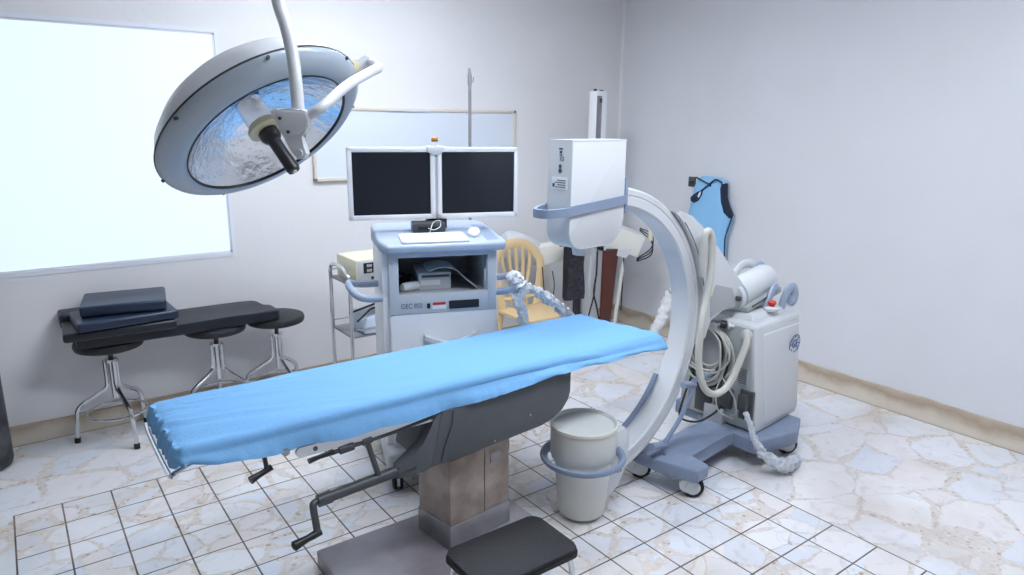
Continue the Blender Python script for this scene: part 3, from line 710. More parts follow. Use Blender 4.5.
# base
bm = new()
prism(bm, [(.335, -.02), (.345, .13), (.44, .13), (.445, -.015), (.88, .0), (.96, .08), (1.05, .08), (1.05, -.20), (.86, -.175), (.49, -.185), (.505, -.29), (.49, -.305), (.405, -.31), (.392, -.295), (.352, -.16)], XY, .095, .165, .014, 3)
bs = obj('base_frame', bm, M['basegrey'], ca)
bm = new(); prism(bm, [(.90, -.30), (.925, -.325), (1.17, -.385), (1.20, -.385), (1.355, -.315), (1.355, -.10), (1.25, .0), (.90, .0)], XY, .085, .168, .012, 3); obj('rear_outrigger', bm, M['basegrey'], ca)
bm = new(); box(bm, .98, 1.45, -.20, .26, .11, .195, .012); obj('under_frame', bm, M['basegrey'], ca)
bm = new(); box(bm, .72, .95, -.12, .02, .03, .10, .01); obj('motor_box', bm, M['basegrey'], ca)
def caster(u, v, ang, black=False):
    c0 = Vector((u, v, 0)); d = Vector((cos(R(ang)), sin(R(ang)), 0)); s = Vector((-d.y, d.x, 0)); rr = .054
    bm = new(); lathe(bm, [(.0, -.018), (.042, -.018), (.046, -.015), (rr-.002, -.012), (rr, -.009), (rr, .009), (rr-.002, .012), (.046, .015), (.042, .018), (0, .018)], 30, c0+Vector((0, 0, rr)), s)
    cw = obj('caster', bm, M['rubber'], ca)
    bm = new()
    for k in (-1, 1):
        lathe(bm, [(0, 0), (.037, 0), (.034, .006), (.016, .009), (0, .009)], 26, c0+s*.0175*k+Vector((0, 0, rr)), s*k)
    lathe(bm, [(0, -.021), (.040, -.021), (.044, -.012), (.044, .012), (.040, .021), (0, .021)], 26, c0+d*-.022+Vector((0, 0, rr+.012)), s)
    box(bm, -.026, .026, -.024, .024, rr+.03, .100, .006, mtx=Matrix.Translation(c0) @ Matrix.Rotation(R(ang), 4, 'Z') @ Matrix.Translation((-.012, 0, 0)))
    tube(bm, [c0+d*-.03+Vector((0, 0, rr+.03)), c0+d*-.062+Vector((0, 0, rr+.012))], [.014, .010], 8)
    obj('caster_hood', bm, M['white2'] if not black else M['black'], cw)
caster(.435, -.262, -50); caster(.385, .02, -45); caster(1.22, -.32, -40); caster(1.28, .22, 30)
# pivoting blue grey brake bar
bm = new(); tube(bm, [(.600, -.105, .475), (.585, -.105, .42), (.51, -.105, .32), (.41, -.105, .235), (.385, -.105, .215)], .011, 10, smooth=4, sq=(.9, 1.3))
bk = obj('brake_bar', bm, M['bluegrey'], ca)
bm = new(); tube(bm, [(.53, -.10, .50), (.60, -.10, .487), (.625, -.10, .48)], .017, 10); tube(bm, [(.31, -.10, .238), (.40, -.10, .22), (.425, -.10, .215)], .018, 10); rod(bm, (.40, -.10, .22), (.41, -.10, .165), .012); rod(bm, (.62, -.10, .48), (.70, -.05, .47), .012); rod(bm, (.70, -.05, .47), (.94, -.02, .45), .012); obj('pivot', bm, M['bluegrey'], bk)

# clear plastic sleeve dragging on the floor
def crumple(name, pts, rad, m, label, cat, amp=.35, n=22, sm=8, seed=0, parent=None):
    P_ = crpath(pts, sm); L = len(P_); bm = new(); rings = []
    for i, p in enumerate(P_):
        t = i/(L-1); a = P_[max(i-1, 0)]; b = P_[min(i+1, L-1)]; T = (b-a).normalized()
        h = Vector((0, 0, 1)) if abs(T.z) < .8 else Vector((1, 0, 0)); x = T.cross(h).normalized(); y = T.cross(x)
        f = t*(len(rad)-1); j = min(int(f), len(rad)-2); r0 = rad[j]+(rad[j+1]-rad[j])*(f-j); row = []
        for k in range(n):
            g = 2*pi*k/n; d = r0*(1+amp*noise.noise(Vector((cos(g)*1.6+seed, sin(g)*1.6, i*.55*8/sm)))+amp*.6*noise.noise(Vector((cos(g)*3.2, sin(g)*3.2+seed, i*1.1*8/sm))))
            q = p+x*cos(g)*d+y*sin(g)*d
            if parent is None: q.z = max(q.z, .003)
            row.append(bm.verts.new(q))
        rings.append(row)
    for i in range(L-1):
        for k in range(n): bm.faces.new([rings[i][k], rings[i][(k+1) % n], rings[i+1][(k+1) % n], rings[i+1][k]])
    bm.faces.new(rings[0][::-1]); bm.faces.new(rings[-1])
    o = obj(name, bm, m, parent, smooth=50)
    if cat: tagp(o, label, cat)
    return o
def mw(u, v, z): a = R(4); return Vector((MG.x+u*cos(a)-v*sin(a), MG.y+u*sin(a)+v*cos(a), z))
crumple('plastic_bag', [mw(.885, -.245, .31), mw(.875, -.285, .25), mw(.875, -.315, .19), mw(.885, -.36, .125), mw(.93, -.415, .08), mw(.99, -.435, .05), mw(1.07, -.43, .035), mw(1.16, -.415, .03)], [.012, .013, .015, .022, .028, .034, .034, .024], M['plastic'], 'crumpled clear plastic sleeve trailing from the power inlet to the floor by the rear caster', 'plastic bag', seed=3, amp=.6, sm=12)

# ------------------------------------------------------------------ monitor workstation
WG = Vector((1.79, -.816, 0)); wk = thing('workstation_cart', 'white and grey monitor workstation cart with two black screens behind the table', 'workstation', WG, R(-20))
bm = new(); hexa(bm, [(-.285, .02, .14), (.275, .02, .14), (.275, .46, .14), (-.285, .46, .14), (-.297, .012, 1.165), (.263, .012, 1.165), (.263, .42, 1.165), (-.297, .42, 1.165)], .012)
# hollow for the bay: built from a frame instead of a solid
bm.free(); bm = new()
def cb(x0, x1, y0, y1, z0, z1, b=.004): box(bm, x0, x1, y0, y1, z0, z1, b)
cb(-.282, -.205, .02, .46, .955, 1.165); cb(.215, .27, .02, .46, .955, 1.165); cb(-.205, .215, .02, .46, 1.143, 1.165); cb(-.205, .215, .44, .46, .955, 1.15)
cb(-.282, .27, .02, .46, .15, .955)
wb = obj('cabinet', bm, M['brightwhite'], wk)
bm = new(); box(bm, -.205, .215, .05, .44, .9551, .9575); box(bm, -.2045, -.202, .05, .44, .957, 1.142); box(bm, .212, .2145, .05, .44, .957, 1.142); box(bm, -.203, .213, .437, .4395, .957, 1.142); obj('bay_lining', bm, M['unitgrey'], wb, smooth=0)
# sculpted front: grey fascia with the bay opening
bm = new()
box(bm, -.252, -.207, -.002, .03, .87, 1.165, .003); box(bm, .217, .262, -.002, .03, .87, 1.165, .003)
box(bm, -.21, .22, -.002, .03, 1.140, 1.165, .003); box(bm, -.21, .22, -.002, .03, .87, .965, .003)
fa = obj('fascia', bm, M['panelgrey'], wk)
bm = new(); prism(bm, [(-.002, .868), (-.010, .80), (-.055, .70), (-.060, .55), (-.03, .25), (-.01, .16), (.03, .16), (.03, .868)], YZ, -.252, .262, .02, 3); obj('front_cover', bm, M['brightwhite'], wk)
bm = new(); prism(bm, [(-.10+k*.036, .78-.045*sin(pi*k/7)) for k in range(8)]+[(.152-k*.036, .755-.045*sin(pi*(7-k)/7)) for k in range(8)], XZ, -.062, -.03, .003); obj('grip_recess', bm, M['brightwhite'], wk)
MF = Matrix.Translation((-.150, -.0022, .908)) @ Matrix.Rotation(R(90), 4, 'X')
bm = text_bm('OEC 850', .034, MF, .0006, .78); obj('lettering', bm, M['ink'], fa, smooth=0)
bm = new(); box(bm, .028, .175, -.008, 0, .885, .925, .003); cs = obj('media_slot', bm, M['black'], fa)
bm = new(); box(bm, -.078, -.062, -.006, 0, .893, .918, .002); obj('power_switch', bm, M['black'], fa)
bm = new(); box(bm, -.05, .012, -.0035, 0, .908, .920); obj('warning_label', bm, M['red'], fa, smooth=0)
bm = new(); box(bm, -.052, .014, -.003, 0, .888, .906); obj('data_label', bm, M['label'], fa, smooth=0)
# deck
bm = new()
dk = [(-.262, -.055), (.292, -.055), (.305, -.02), (.285, .34), (.25, .40), (-.27, .40), (-.300, .34), (-.292, .05)]
v0 = []; v1 = []
for x, y in dk: zz = 1.208+(y+.055)*.10; v0.append((x, y, 1.168)); v1.append((x, y, zz))
A = [bm.verts.new(p) for p in v0]; B = [bm.verts.new(p) for p in v1]; n = len(dk)
fa_ = bm.faces.new(A[::-1]); fb_ = bm.faces.new(B)
for i in range(n): bm.faces.new([A[i], A[(i+1) % n], B[(i+1) % n], B[i]])
bmesh.ops.bevel(bm, geom=list(bm.edges), offset=.014, segments=3, affect='EDGES', profile=.5)
obj('deck', bm, M['bluegrey2'], wk)
bm = new(); prism(bm, [(.215, -.02), (.275, .0), (.262, .28), (.20, .30)], lambda a, b, h: (a, b, h+(b+.055)*.10), 1.2075, 1.2085, 0); obj('mouse_pad_recess', bm, M['bluegrey'], wk, smooth=0)
# monitors
bm = new(); box(bm, -.03, .07, .24, .30, 1.23, 1.34, .006); box(bm, -.18, .18, .235, .25, 1.40, 1.50, .004); mp = obj('monitor_mount', bm, M['metaldk'], wk)
def monitor(x0, x1):
    zb, zt, y0 = 1.292, 1.634, .19
    bm = new()
    box(bm, x0, x1, y0, y0+.05, zb, zb+.024, .004); box(bm, x0, x1, y0, y0+.05, zt-.022, zt, .004)
    box(bm, x0, x0+.022, y0, y0+.05, zb, zt, .004); box(bm, x1-.022, x1, y0, y0+.05, zb, zt, .004); box(bm, x0+.01, x1-.01, y0+.02, y0+.048, zb+.01, zt-.01)
    m_ = obj('monitor', bm, M['brightwhite'], wk)
    bm = new(); box(bm, x0+.021, x1-.021, y0+.008, y0+.021, zb+.023, zt-.021); obj('screen', bm, M['screen'], m_, smooth=0, label='black switched off screen')
monitor(-.408, .004); monitor(.016, .424)
bm = new(); box(bm, -.002, .018, .20, .23, 1.29, 1.62, .002); obj('monitor_bracket', bm, M['panelgrey'], mp)
bm = new(); prism(bm, [(-.038, 1.640), (.052, 1.640), (.044, 1.612), (.020, 1.600), (-.006, 1.600), (-.030, 1.612)], XZ, .178, .225, .005); sb = obj('lamp_bracket', bm, M['white'], wk)
bm = new(); lathe(bm, [(0, 1.636), (.022, 1.636), (.018, 1.652), (.016, 1.660), (0, 1.660)], 20, (.006, .20, 0)); obj('lamp_stem', bm, M['white'], sb)
bm = new(); lathe(bm, [(0, 1.660), (.0165, 1.660), (.0165, 1.678), (.013, 1.682), (0, 1.682)], 20, (.006, .20, 0)); obj('warning_lamp', bm, M['orange'], sb)
bm = new(); lathe(bm, [(.0160, 1.664), (.0172, 1.664), (.0172, 1.669), (.0160, 1.669)], 20, (.006, .20, 0), closed_prof=True); obj('lamp_stripe', bm, M['metaldk'], sb)
# side handles
for s, xx in ((-1, -.29), (1, .262)):
    bm = new(); X = lambda d: xx+s*d
    tube(bm, [(X(-.01), .03, .948), (X(.06), .02, .952), (X(.105), .03, .965), (X(.135), .07, .995), (X(.14), .14, 1.005), (X(.11), .20, .985), (X(.06), .22, .975), (X(-.01), .22, .975)], .013, 10, smooth=6, sq=(1, 1.35))
    obj('side_handle', bm, M['bluegrey2'], wk)
# foot and casters
bm = new(); hexa(bm, [(-.30, -.10, .105), (.29, -.10, .105), (.29, .52, .105), (-.30, .52, .105), (-.29, -.09, .205), (.28, -.09, .205), (.28, .50, .21), (-.29, .50, .21)], .02, 3); obj('foot_plinth', bm, M['panelgrey'], wk)
for (cu_, cv_) in ((-.245, -.04), (.235, -.04), (-.245, .44), (.235, .44)):
    bm = new()
    for k in (-1, 1): lathe(bm, [(0, 0), (.042, 0), (.047, .004), (.047, .014), (.042, .018), (0, .018)], 26, (cu_+(.006 if k > 0 else -.006), cv_, .047), (k, 0, 0))
    cw = obj('caster', bm, M['rubber'], wk)
    bm = new(); box(bm, cu_-.007, cu_+.007, cv_-.05, cv_+.02, .03, .11, .003); obj('caster_fork', bm, M['white2'], cw)
def wkw(u, v, z): a = R(-20); return Vector((WG.x+u*cos(a)-v*sin(a), WG.y+u*sin(a)+v*cos(a), z))
# keyboard, mouse, black box on the deck
dz = lambda v: 1.208+(v+.055)*.10
kb = thing('keyboard', 'slim white keyboard on the grey deck of the workstation', 'keyboard', wkw(-.035, .04, dz(.04)+.001), R(-20)); kb.rotation_euler = (R(5.7), 0, R(-20))
bm = new(); box(bm, -.156, .156, -.075, .075, 0, .010, .003); obj('key_tray', bm, M['brightwhite'], kb)
bm = new()
for j in range(5):
    for i in range(14):
        if j == 0 and 4 <= i <= 8: continue
        x = -.146+i*.0209; box(bm, x, x+.0177, -.066+j*.027, -.066+j*.027+.022, .009, .0135)
box(bm, -.062, .038, -.066, -.044, .009, .0135)
k_ = obj('key_block', bm, M['brightwhite'], kb, smooth=0)
bm = new(); tube(bm, [(.0, .074, .006), (.0, .09, .012), (.02, .115, .05), (.05, .11, .06), (.05, .095, .035), (.02, .09, .02), (-.01, .085, .03)], .0022, 6, smooth=6); obj('keyboard_cable', bm, M['white'], kb)
ms = thing('computer_mouse', 'white computer mouse at the right of the keyboard', 'mouse', wkw(.172, .09, dz(.09)+.001), R(-20)); ms.rotation_euler = (R(5.7), 0, R(-35))
bm = new(); lathe(bm, [(0, 0), (.9, 0), (1, .25), (.96, .55), (.8, .82), (.5, .97), (0, 1)], 28); bmesh.ops.scale(bm, vec=(.031, .052, .032), verts=bm.verts); obj('mouse_shell', bm, M['brightwhite'], ms)
bm = new(); box(bm, -.002, .002, .012, .034, .024, .030, .001); obj('scroll_wheel', bm, M['panelgrey'], ms)
bx = thing('switch_box', 'small black switch box behind the keyboard under the monitors', 'box', wkw(-.03, .185, dz(.185)+.002), R(-20)); bx.rotation_euler = (R(5.7), 0, R(-20))
bm = new(); box(bm, -.085, .075, -.03, .04, 0, .045, .006); obj('box_body', bm, M['metaldk'], bx)
bm = new(); box(bm, -.06, .045, -.032, -.029, .014, .030); obj('socket', bm, M['black'], bx, smooth=0)
# equipment in the bay
pr = thing('video_printer', 'grey video printer inside the open bay of the workstation', 'printer', wkw(-.015, .10, .9576), R(-20))
bm = new(); box(bm, -.085, .075, 0, .24, 0, .085, .006); obj('printer_body', bm, M['panelgrey'], pr)
bm = new(); box(bm, -.07, .065, -.004, .002, .062, .074, .002); obj('paper_slot', bm, M['metaldk'], pr)
bm = new(); box(bm, -.075, .02, -.003, .001, .025, .05); obj('front_label', bm, M['label'], pr, smooth=0)
pr2 = thing('cable_bundle', 'dark cable bundle beside the grey video printer in the bay', 'cable', wkw(-.158, .16, .9576), R(-20))
bm = new()
for k in range(4): tube(bm, [(.02*cos(a)*(1+k*.25), .05+.03*sin(a), .02+.012*k+.012*sin(a*2+k)) for a in [2*pi*i/10 for i in range(10)]], .008, 7, closed=True, smooth=3)
obj('coil', bm, M['cableblk'], pr2)
bm = new(); lathe(bm, [(0, -.05), (.018, -.05), (.022, -.04), (.022, .03), (.018, .05), (0, .05)], 18, (.02, -.06, .024), (1, .5, .0)); obj('plug', bm, M['white2'], pr2)
mn = thing('manual', 'open booklet lying on the printer and bay floor', 'booklet', wkw(.03, .12, 1.046), R(-20))
bm = new()
n = 14; rows = []
for i in range(n+1):
    t = i/n; x = -.09+.24*t; z = .012+.016*sin(t*5) - (0 if t < .55 else (t-.55)**1.0*.165); rows.append([bm.verts.new((x, y, z+h)) for h in (0, .004) for y in ((-.07, .12) if h == 0 else (.12, -.07))])
for i in range(n):
    for k in range(4): bm.faces.new([rows[i][k], rows[i][(k+1) % 4], rows[i+1][(k+1) % 4], rows[i+1][k]])
bm.faces.new(rows[0]); bm.faces.new(rows[-1][::-1]); obj('pages', bm, M['unitgrey'], mn)
# wrapped sleeves
crumple('wrapped_sleeve', [wkw(.345, .045, 1.03), wkw(.375, .06, .99), wkw(.40, .06, .95), wkw(.385, .04, .90), wkw(.40, .02, .83), wkw(.41, .01, .74), wkw(.41, .0, .66), wkw(.42, -.01, .58)], [.02, .036, .034, .026, .022, .020, .022, .02], M['whitecloth'], 'crumpled white plastic sleeve tied round the right handle of the workstation', 'sleeve', seed=1, amp=.8, sm=14)
crumple('wrapped_sleeve', [wkw(.43, .07, .96), wkw(.49, .09, .925), wkw(.57, .12, .87), wkw(.66, .16, .80), wkw(.74, .20, .73), wkw(.80, .22, .66)], [.014, .020, .024, .024, .020, .016], M['whitecloth'], 'twisted white plastic sleeve sloping down to the right past the beige chair', 'sleeve', seed=2, amp=.8, sm=14)

# ------------------------------------------------------------------ chrome trolley
tr = thing('instrument_trolley', 'chrome two shelf trolley against the back wall left of the workstation', 'trolley', (1.94, .2, 0))
for s, sl in ((-1, 'l'), (1, 'r')):
    bm = new(); x = s*.25
    tube(bm, [(x, -.15, .03), (x, -.15, .80), (x, -.15, .85), (x, -.13, .89), (x, -.05, .925), (x, .07, .928), (x, .12, .91), (x, .135, .87), (x, .135, .80), (x, .135, .03)], .0115, 10, smooth=4); obj('end_frame', bm, M['chrome'], tr)
for z in (.835, .52, .16):
    bm = new(); box(bm, -.25, .25, -.15, .135, z, z+.012, .002)
    sh = obj('shelf', bm, M['steel'], tr)
    bm = new()
    for a, b in (((-.25, -.15), (.25, -.15)), ((.25, .135), (-.25, .135))): rod(bm, (a[0], a[1], z+.05), (b[0], b[1], z+.05), .004, 8)
    obj('guard_rail', bm, M['chrome'], sh)
for x in (-.25, .25):
    for y in (-.15, .135):
        bm = new(); lathe(bm, [(0, -.01), (.022, -.01), (.026, -.006), (.026, .006), (.022, .01), (0, .01)], 20, (x, y, .026), (1, 0, 0)); obj('wheel', bm, M['rubber'], tr)
dv = thing('electrosurgical_unit', 'cream coloured medical device with a dark display on the top shelf of the trolley', 'medical device', (1.895, .17, .848))
bm = new(); hexa(bm, [(-.17, -.13, 0), (.15, -.13, 0), (.15, .15, 0), (-.17, .15, 0), (-.17, -.13, .135), (.15, -.13, .135), (.15, .15, .135), (-.17, .15, .135)], .01); obj('device_case', bm, M['cream'], dv)
bm = new(); box(bm, -.155, .14, -.134, -.128, .01, .125, .002); fp = obj('front_panel', bm, M['white2'], dv)
bm = new(); box(bm, -.125, -.01, -.137, -.133, .055, .115, .001); dp = obj('display', bm, M['black'], fp)
bm = text_bm('888', .024, Matrix.Translation((-.09, -.1375, .098)) @ Matrix.Rotation(R(90), 4, 'X'), .0004, .9); obj('digits', bm, M['label'], dp, smooth=0)
bm = text_bm('888', .024, Matrix.Translation((-.09, -.1375, .07)) @ Matrix.Rotation(R(90), 4, 'X'), .0004, .9); obj('digits', bm, M['label'], dp, smooth=0)
bm = new(); box(bm, -.08, -.02, -.136, -.132, .015, .033, .001); obj('socket', bm, M['black'], fp)
bm = new(); box(bm, -.05, -.03, -.137, -.132, .04, .05); obj('green_mark', bm, M['green'], fp, smooth=0)
bm = new(); box(bm, -.025, .0, -.137, -.132, .036, .05); obj('yellow_mark', bm, M['orange'], fp, smooth=0)
d2 = thing('suction_unit', 'pale blue grey plastic device on the lower shelf of the trolley', 'medical device', (1.93, .18, .533))
bm = new(); hexa(bm, [(-.17, -.14, 0), (.14, -.15, 0), (.14, .09, 0), (-.17, .09, 0), (-.15, -.10, .10), (.12, -.11, .10), (.12, .07, .115), (-.15, .07, .115)], .018, 3); obj('device_case', bm, M['paleblue'], d2)
bm = new(); lathe(bm, [(0, .10), (.07, .10), (.075, .105), (.065, .118), (0, .12)], 28, (0, -.02, 0)); obj('dial_plate', bm, M['white2'], d2)
bm = new(); tube(bm, [(-.21, -.14, .09), (-.16, -.13, .12), (-.08, -.08, .14), (.02, -.10, .14), (.10, -.06, .16)], .006, 7, smooth=6); tube(bm, [(-.22, -.05, .12), (-.12, -.07, .15), (.0, -.03, .16), (.08, -.02, .18)], .006, 7, smooth=6); o = obj('power_lead', bm, M['cableblk'], d2)
rc = new(); box(rc, -.05, .05, -.02, .025, .0, .028, .01); o = obj('red_pouch', rc, M['red']); o.location = (1.97, .12, .66); tagp(o, 'bright red pouch on top of the pale blue device', 'pouch')

# ------------------------------------------------------------------ revolving stools
SG = 'revolving stools carrying the padded board'
def make_stool():
    t = thing('revolving_stool', 'chrome three legged revolving stool with a round black seat', 'stool', (0, 0, 0), 0, SG)
    bm = new(); lathe(bm, [(0, .535), (.150, .535), (.166, .541), (.171, .553), (.171, .567), (.166, .578), (.15, .584), (0, .586)], 48); obj('seat', bm, M['seatblk'], t)
    bm = new(); rod(bm, (0, 0, .30), (0, 0, .535), .0125, 12); obj('spindle', bm, M['metaldk'], t)
    bm = new(); rod(bm, (0, 0, .24), (0, 0, .455), .017, 14); rod(bm, (0, 0, .452), (0, 0, .468), .036, 18); obj('hub', bm, M['chrome'], t)
    for k in range(3):
        a = R(k*120); d = Vector((cos(a), sin(a), 0)); Z = Vector((0, 0, 1)); bm = new()
        tube(bm, [d*.032+Z*.462, d*.032+Z*.34, d*.045+Z*.300, d*.10+Z*.262, d*.165+Z*.222, d*.19+Z*.19, d*.198+Z*.15, d*.212+Z*.012], .0125, 10, smooth=4)
        l = obj('leg', bm, M['chrome'], t)
        bm = new(); rod(bm, d*.2105+Z*.03, d*.213, .0150, 12); obj('rubber_foot', bm, M['rubber'], l)
    bm = new(); tube(bm, [(.148*cos(2*pi*k/40), .148*sin(2*pi*k/40), .165) for k in range(40)], .0065, 8, closed=True); obj('foot_ring', bm, M['chrome'], t)
    for k in range(3):
        a = R(k*120); bm = new(); d = Vector((cos(a), sin(a), 0)); rod(bm, d*.148+Vector((0, 0, .165)), d*.198+Vector((0, 0, .165)), .005, 8); obj('ring_stay', bm, M['chrome'], t)
    return t
s1 = make_stool()
for k, (x, y, a, lb) in enumerate(((.526, .625, 44, 'chrome three legged stool at the left, its seat hidden under the stacked pads'),
                                  (1.07, .60, 78, 'middle one of the three chrome revolving stools under the black board'),
                                  (1.425, .595, 40, 'rightmost chrome revolving stool with its round black seat showing beyond the board'))):
    s = s1 if k == 0 else copy_tree(s1)
    s.location = (x, y, 0); s.rotation_euler = (0, 0, R(a)); s['label'] = lb
def pad(name, cx, cy, lx, ly, z0, z1, rz, m, label, cat, group=None, bev=.014):
    bm = new(); box(bm, -lx/2, lx/2, -ly/2, ly/2, z0, z1, bev, 3)
    for v in bm.verts: v.co.z += noise.noise(Vector((v.co.x*4+cx*9, v.co.y*5, z0*20)))*.003*(v.co.z > (z0+z1)/2)
    bmesh.ops.transform(bm, matrix=Matrix.Translation((0, 0, -z0)), verts=bm.verts)
    o = obj(name, bm, m); o.location = (cx, cy, z0); o.rotation_euler = (0, 0, R(rz)); return tagp(o, label, cat, group)
bm = new()
bp = [(-.53, -.185), (-.05, -.185), (.30, -.165), (.495, -.165), (.51, -.15), (.50, -.02), (.445, -.01), (.455, .10), (.43, .145), (.35, .16), (-.50, .16), (-.54, .14)]
prism(bm, bp, XY, 0, .062, .012, 3); o = obj('padded_board', bm, M['blackvinyl']); o.location = (.905, .632, .589); o.rotation_euler = (0, 0, R(-1.5))
tagp(o, 'long black padded board laid across three revolving stools', 'padded board')
pad('positioning_pad', .578, .51, .52, .28, .655, .705, -3, M['blackvinyl'], 'thick black pad with a square edge, lowest of the stacked pads', 'pad', 'vinyl pads stacked on the board')
pad('positioning_pad', .585, .743, .53, .15, .655, .735, 0, M['blackvinyl'], 'black pad at the back sticking out left behind the stack of pads', 'pad', 'vinyl pads stacked on the board')
pad('positioning_pad', .605, .505, .47, .30, .7075, .757, 3, M['bluevinyl'], 'dark navy pad in the middle of the stack, just under the topmost one', 'pad', 'vinyl pads stacked on the board')
pad('positioning_pad', .622, .575, .40, .34, .761, .818, -9, M['bluevinyl'], 'dark navy pad topmost of the stack on the board', 'pad', 'vinyl pads stacked on the board')

# ------------------------------------------------------------------ whiteboard, stands, clutter by the back wall
wbd = thing('whiteboard', 'wide white board with a beige frame on the back wall behind the monitors', 'whiteboard', (2.615, WY, 1.6))
bm = new(); box(bm, -.80, .78, -.018, -.001, -.225, .225, .002); obj('board_face', bm, M['board'], wbd, smooth=0)
bm = new(); box(bm, -.815, .80, -.026, -.001, .215, .236, .003); box(bm, -.815, .80, -.026, -.001, -.236, -.215, .003); box(bm, -.815, -.793, -.026, -.001, -.236, .236, .003); box(bm, .772, .80, -.026, -.001, -.236, .236, .003); fr = obj('board_frame', bm, M['boardfr'], wbd)
bm = new(); box(bm, -.30, .05, -.030, -.025, .215, .228, .001); obj('frame_clip', bm, M['white'], fr)
iv = thing('drip_stand', 'thin metal drip stand rising behind the right monitor', 'drip stand', (2.665, .30, 0))
bm = new(); rod(bm, (0, 0, .06), (0, 0, 2.0), .0105, 12); tube(bm, [(0, 0, 1.98), (0, 0, 2.03), (-.002, 0, 2.06), (-.004, 0, 2.085)], [.0145, .015, .010, .006], 10); obj('pole', bm, M['steel'], iv)
for k in range(4):
    a = R(45+90*k); bm = new(); tube(bm, [(0, 0, .08), (.10*cos(a), .10*sin(a), .06), (.19*cos(a), .19*sin(a), .012)], .010, 8, smooth=4); obj('foot', bm, M['steel'], iv)
bm = new(); tube(bm, [(0, 0, 2.0), (.018, -.01, 2.0), (.020, -.012, 2.03)], .004, 6, smooth=3); obj('hook', bm, M['steel'], iv)
# beige garden chair
ch = thing('plastic_chair', 'beige plastic garden chair with a fan slatted back, partly behind the workstation', 'chair', (3.13, .20, 0), 0)
bm = new()
prism(bm, rrect(-.20, .19, -.20, .18, .05), lambda a, b, h: (a, b, h+.02*(a/.2)**2), .395, .415, .004); obj('seat', bm, M['chair'], ch)
bm = new(); tube(bm, [(-.15, .15, .39), (-.17, .17, .55), (-.205, .195, .70), (-.19, .21, .79), (-.12, .22, .865), (0, .225, .895), (.12, .22, .865), (.20, .21, .79), (.225, .195, .70), (.19, .17, .55), (.15, .15, .39)], .024, 10, smooth=6, sq=(.55, 1.5)); bk = obj('back_frame', bm, M['chair'], ch)
for k in range(-2, 3):
    bm = new(); tube(bm, [(.030*k, .155, .41), (.036*k, .175, .56), (.060*k, .20, .74), (.062*k, .215, .875-.010*k*k)], .015, 8, smooth=5, sq=(.5, 1.4) if False else (1.3, .5)); obj('back_slat', bm, M['chair'], bk)
bm = new(); tube(bm, [(-.16, .165, .50), (0, .17, .49), (.17, .165, .50)], .016, 8, smooth=5); obj('cross_bar', bm, M['chair'], bk)
for sg in (-1, 1):
    for y in (-.17, .15):
        bm = new(); tube(bm, [(sg*.17, y, .40), (sg*.19, y*1.1, .2), (sg*.21, y*1.18, 0)], [.024, .02, .017], 8); obj('leg', bm, M['chair'], ch)
# old x-ray column stand in the corner
xs = thing('x_ray_column', 'tall white column stand with an x-ray head in the corner behind the C-arm', 'x-ray stand', (3.90, .42, 0))
bm = new(); box(bm, -.30, .30, -.16, .16, 0, .06, .01); obj('stand_base', bm, M['offwhite'], xs)
bm = new(); box(bm, -.052, .052, -.045, .045, .06, 1.985, .006); xc = obj('column', bm, M['brightwhite'], xs)
bm = new(); box(bm, -.052, -.005, -.0475, -.042, 1.25, 1.95); obj('column_slot', bm, M['steel'], xc, smooth=0)
bm = new(); box(bm, -.03, -.005, -.049, -.044, 1.90, 1.93); box(bm, -.05, -.035, -.02, .0, 1.985, 2.0); box(bm, .01, .03, -.02, .0, 1.985, 1.995); obj('pulley_cover', bm, M['metaldk'], xc)
HM = Matrix.Translation((.16, -.09, .88)) @ Matrix.Rotation(R(-38), 4, 'Z') @ Matrix.Rotation(R(20), 4, 'Y')
bm = new(); box(bm, -.21, .20, -.15, .15, -.085, .085, .012, mtx=HM); obj('generator_head', bm, M['offwhite'], xs)
bm = new(); hexa(bm, [(-.06, -.15, -.14), (.12, -.16, -.12), (.12, -.05, -.12), (-.06, -.05, -.14), (-.12, -.14, .06), (.165, -.14, .06), (.165, -.05, .06), (-.12, -.05, .06)], .008)
bmesh.ops.transform(bm, matrix=HM, verts=bm.verts); obj('head_cover', bm, M['white2'], xs)
bm = new(); box(bm, .0, .24, -.19, -.05, .775, .80, .003); obj('clip_rack', bm, M['black'], xs)
for k in range(4): bm = new(); box(bm, .03+.035*k, .05+.035*k, -.20, -.18, .735, .785, .003); obj('clip', bm, M['label'], xs)
bm = new(); lathe(bm, [(0, -.17), (.07, -.17), (.105, -.13), (.115, -.05), (.115, .10), (.10, .13), (0, .13)], 36, (-.56, .22, .80), (.92, -.1, -.38)); dr = obj('tube_drum', bm, M['white2'], xs)
bm = new(); hexa(bm, [(-.46, .10, .66), (-.28, .04, .70), (-.28, .16, .70), (-.46, .22, .66), (-.46, .10, .82), (-.05, -.04, .87), (-.05, .08, .87), (-.46, .22, .82)], .012); obj('drum_arm', bm, M['offwhite'], xs)
bm = new(); tube(bm, [(-.38, -.11, .70), (-.33, -.13, .62), (-.28, -.12, .60), (-.25, -.11, .68), (-.22, -.10, .76)], .004, 6, smooth=6); tube(bm, [(-.55, -.05, .70), (-.56, -.1, .5), (-.50, -.1, .42), (-.47, -.1, .55), (-.46, -.06, .66)], .004, 6, smooth=6); obj('head_cable', bm, M['cableblk'], xs)
bm = new()
for k in range(3): tube(bm, [(.38, -.14, .93-.01*k), (.46, -.20, .88-.03*k), (.42, -.24, .78-.03*k), (.28, -.22, .70-.01*k)], .005, 6, smooth=6)
obj('cable_loop', bm, M['cableblk'], xs)
bm = new(); lathe(bm, [(0, 0), (.02, 0), (.02, .09), (.014, .10), (0, .10)], 14, (.40, -.24, .84)); obj('cable_socket', bm, M['cream'], xs)
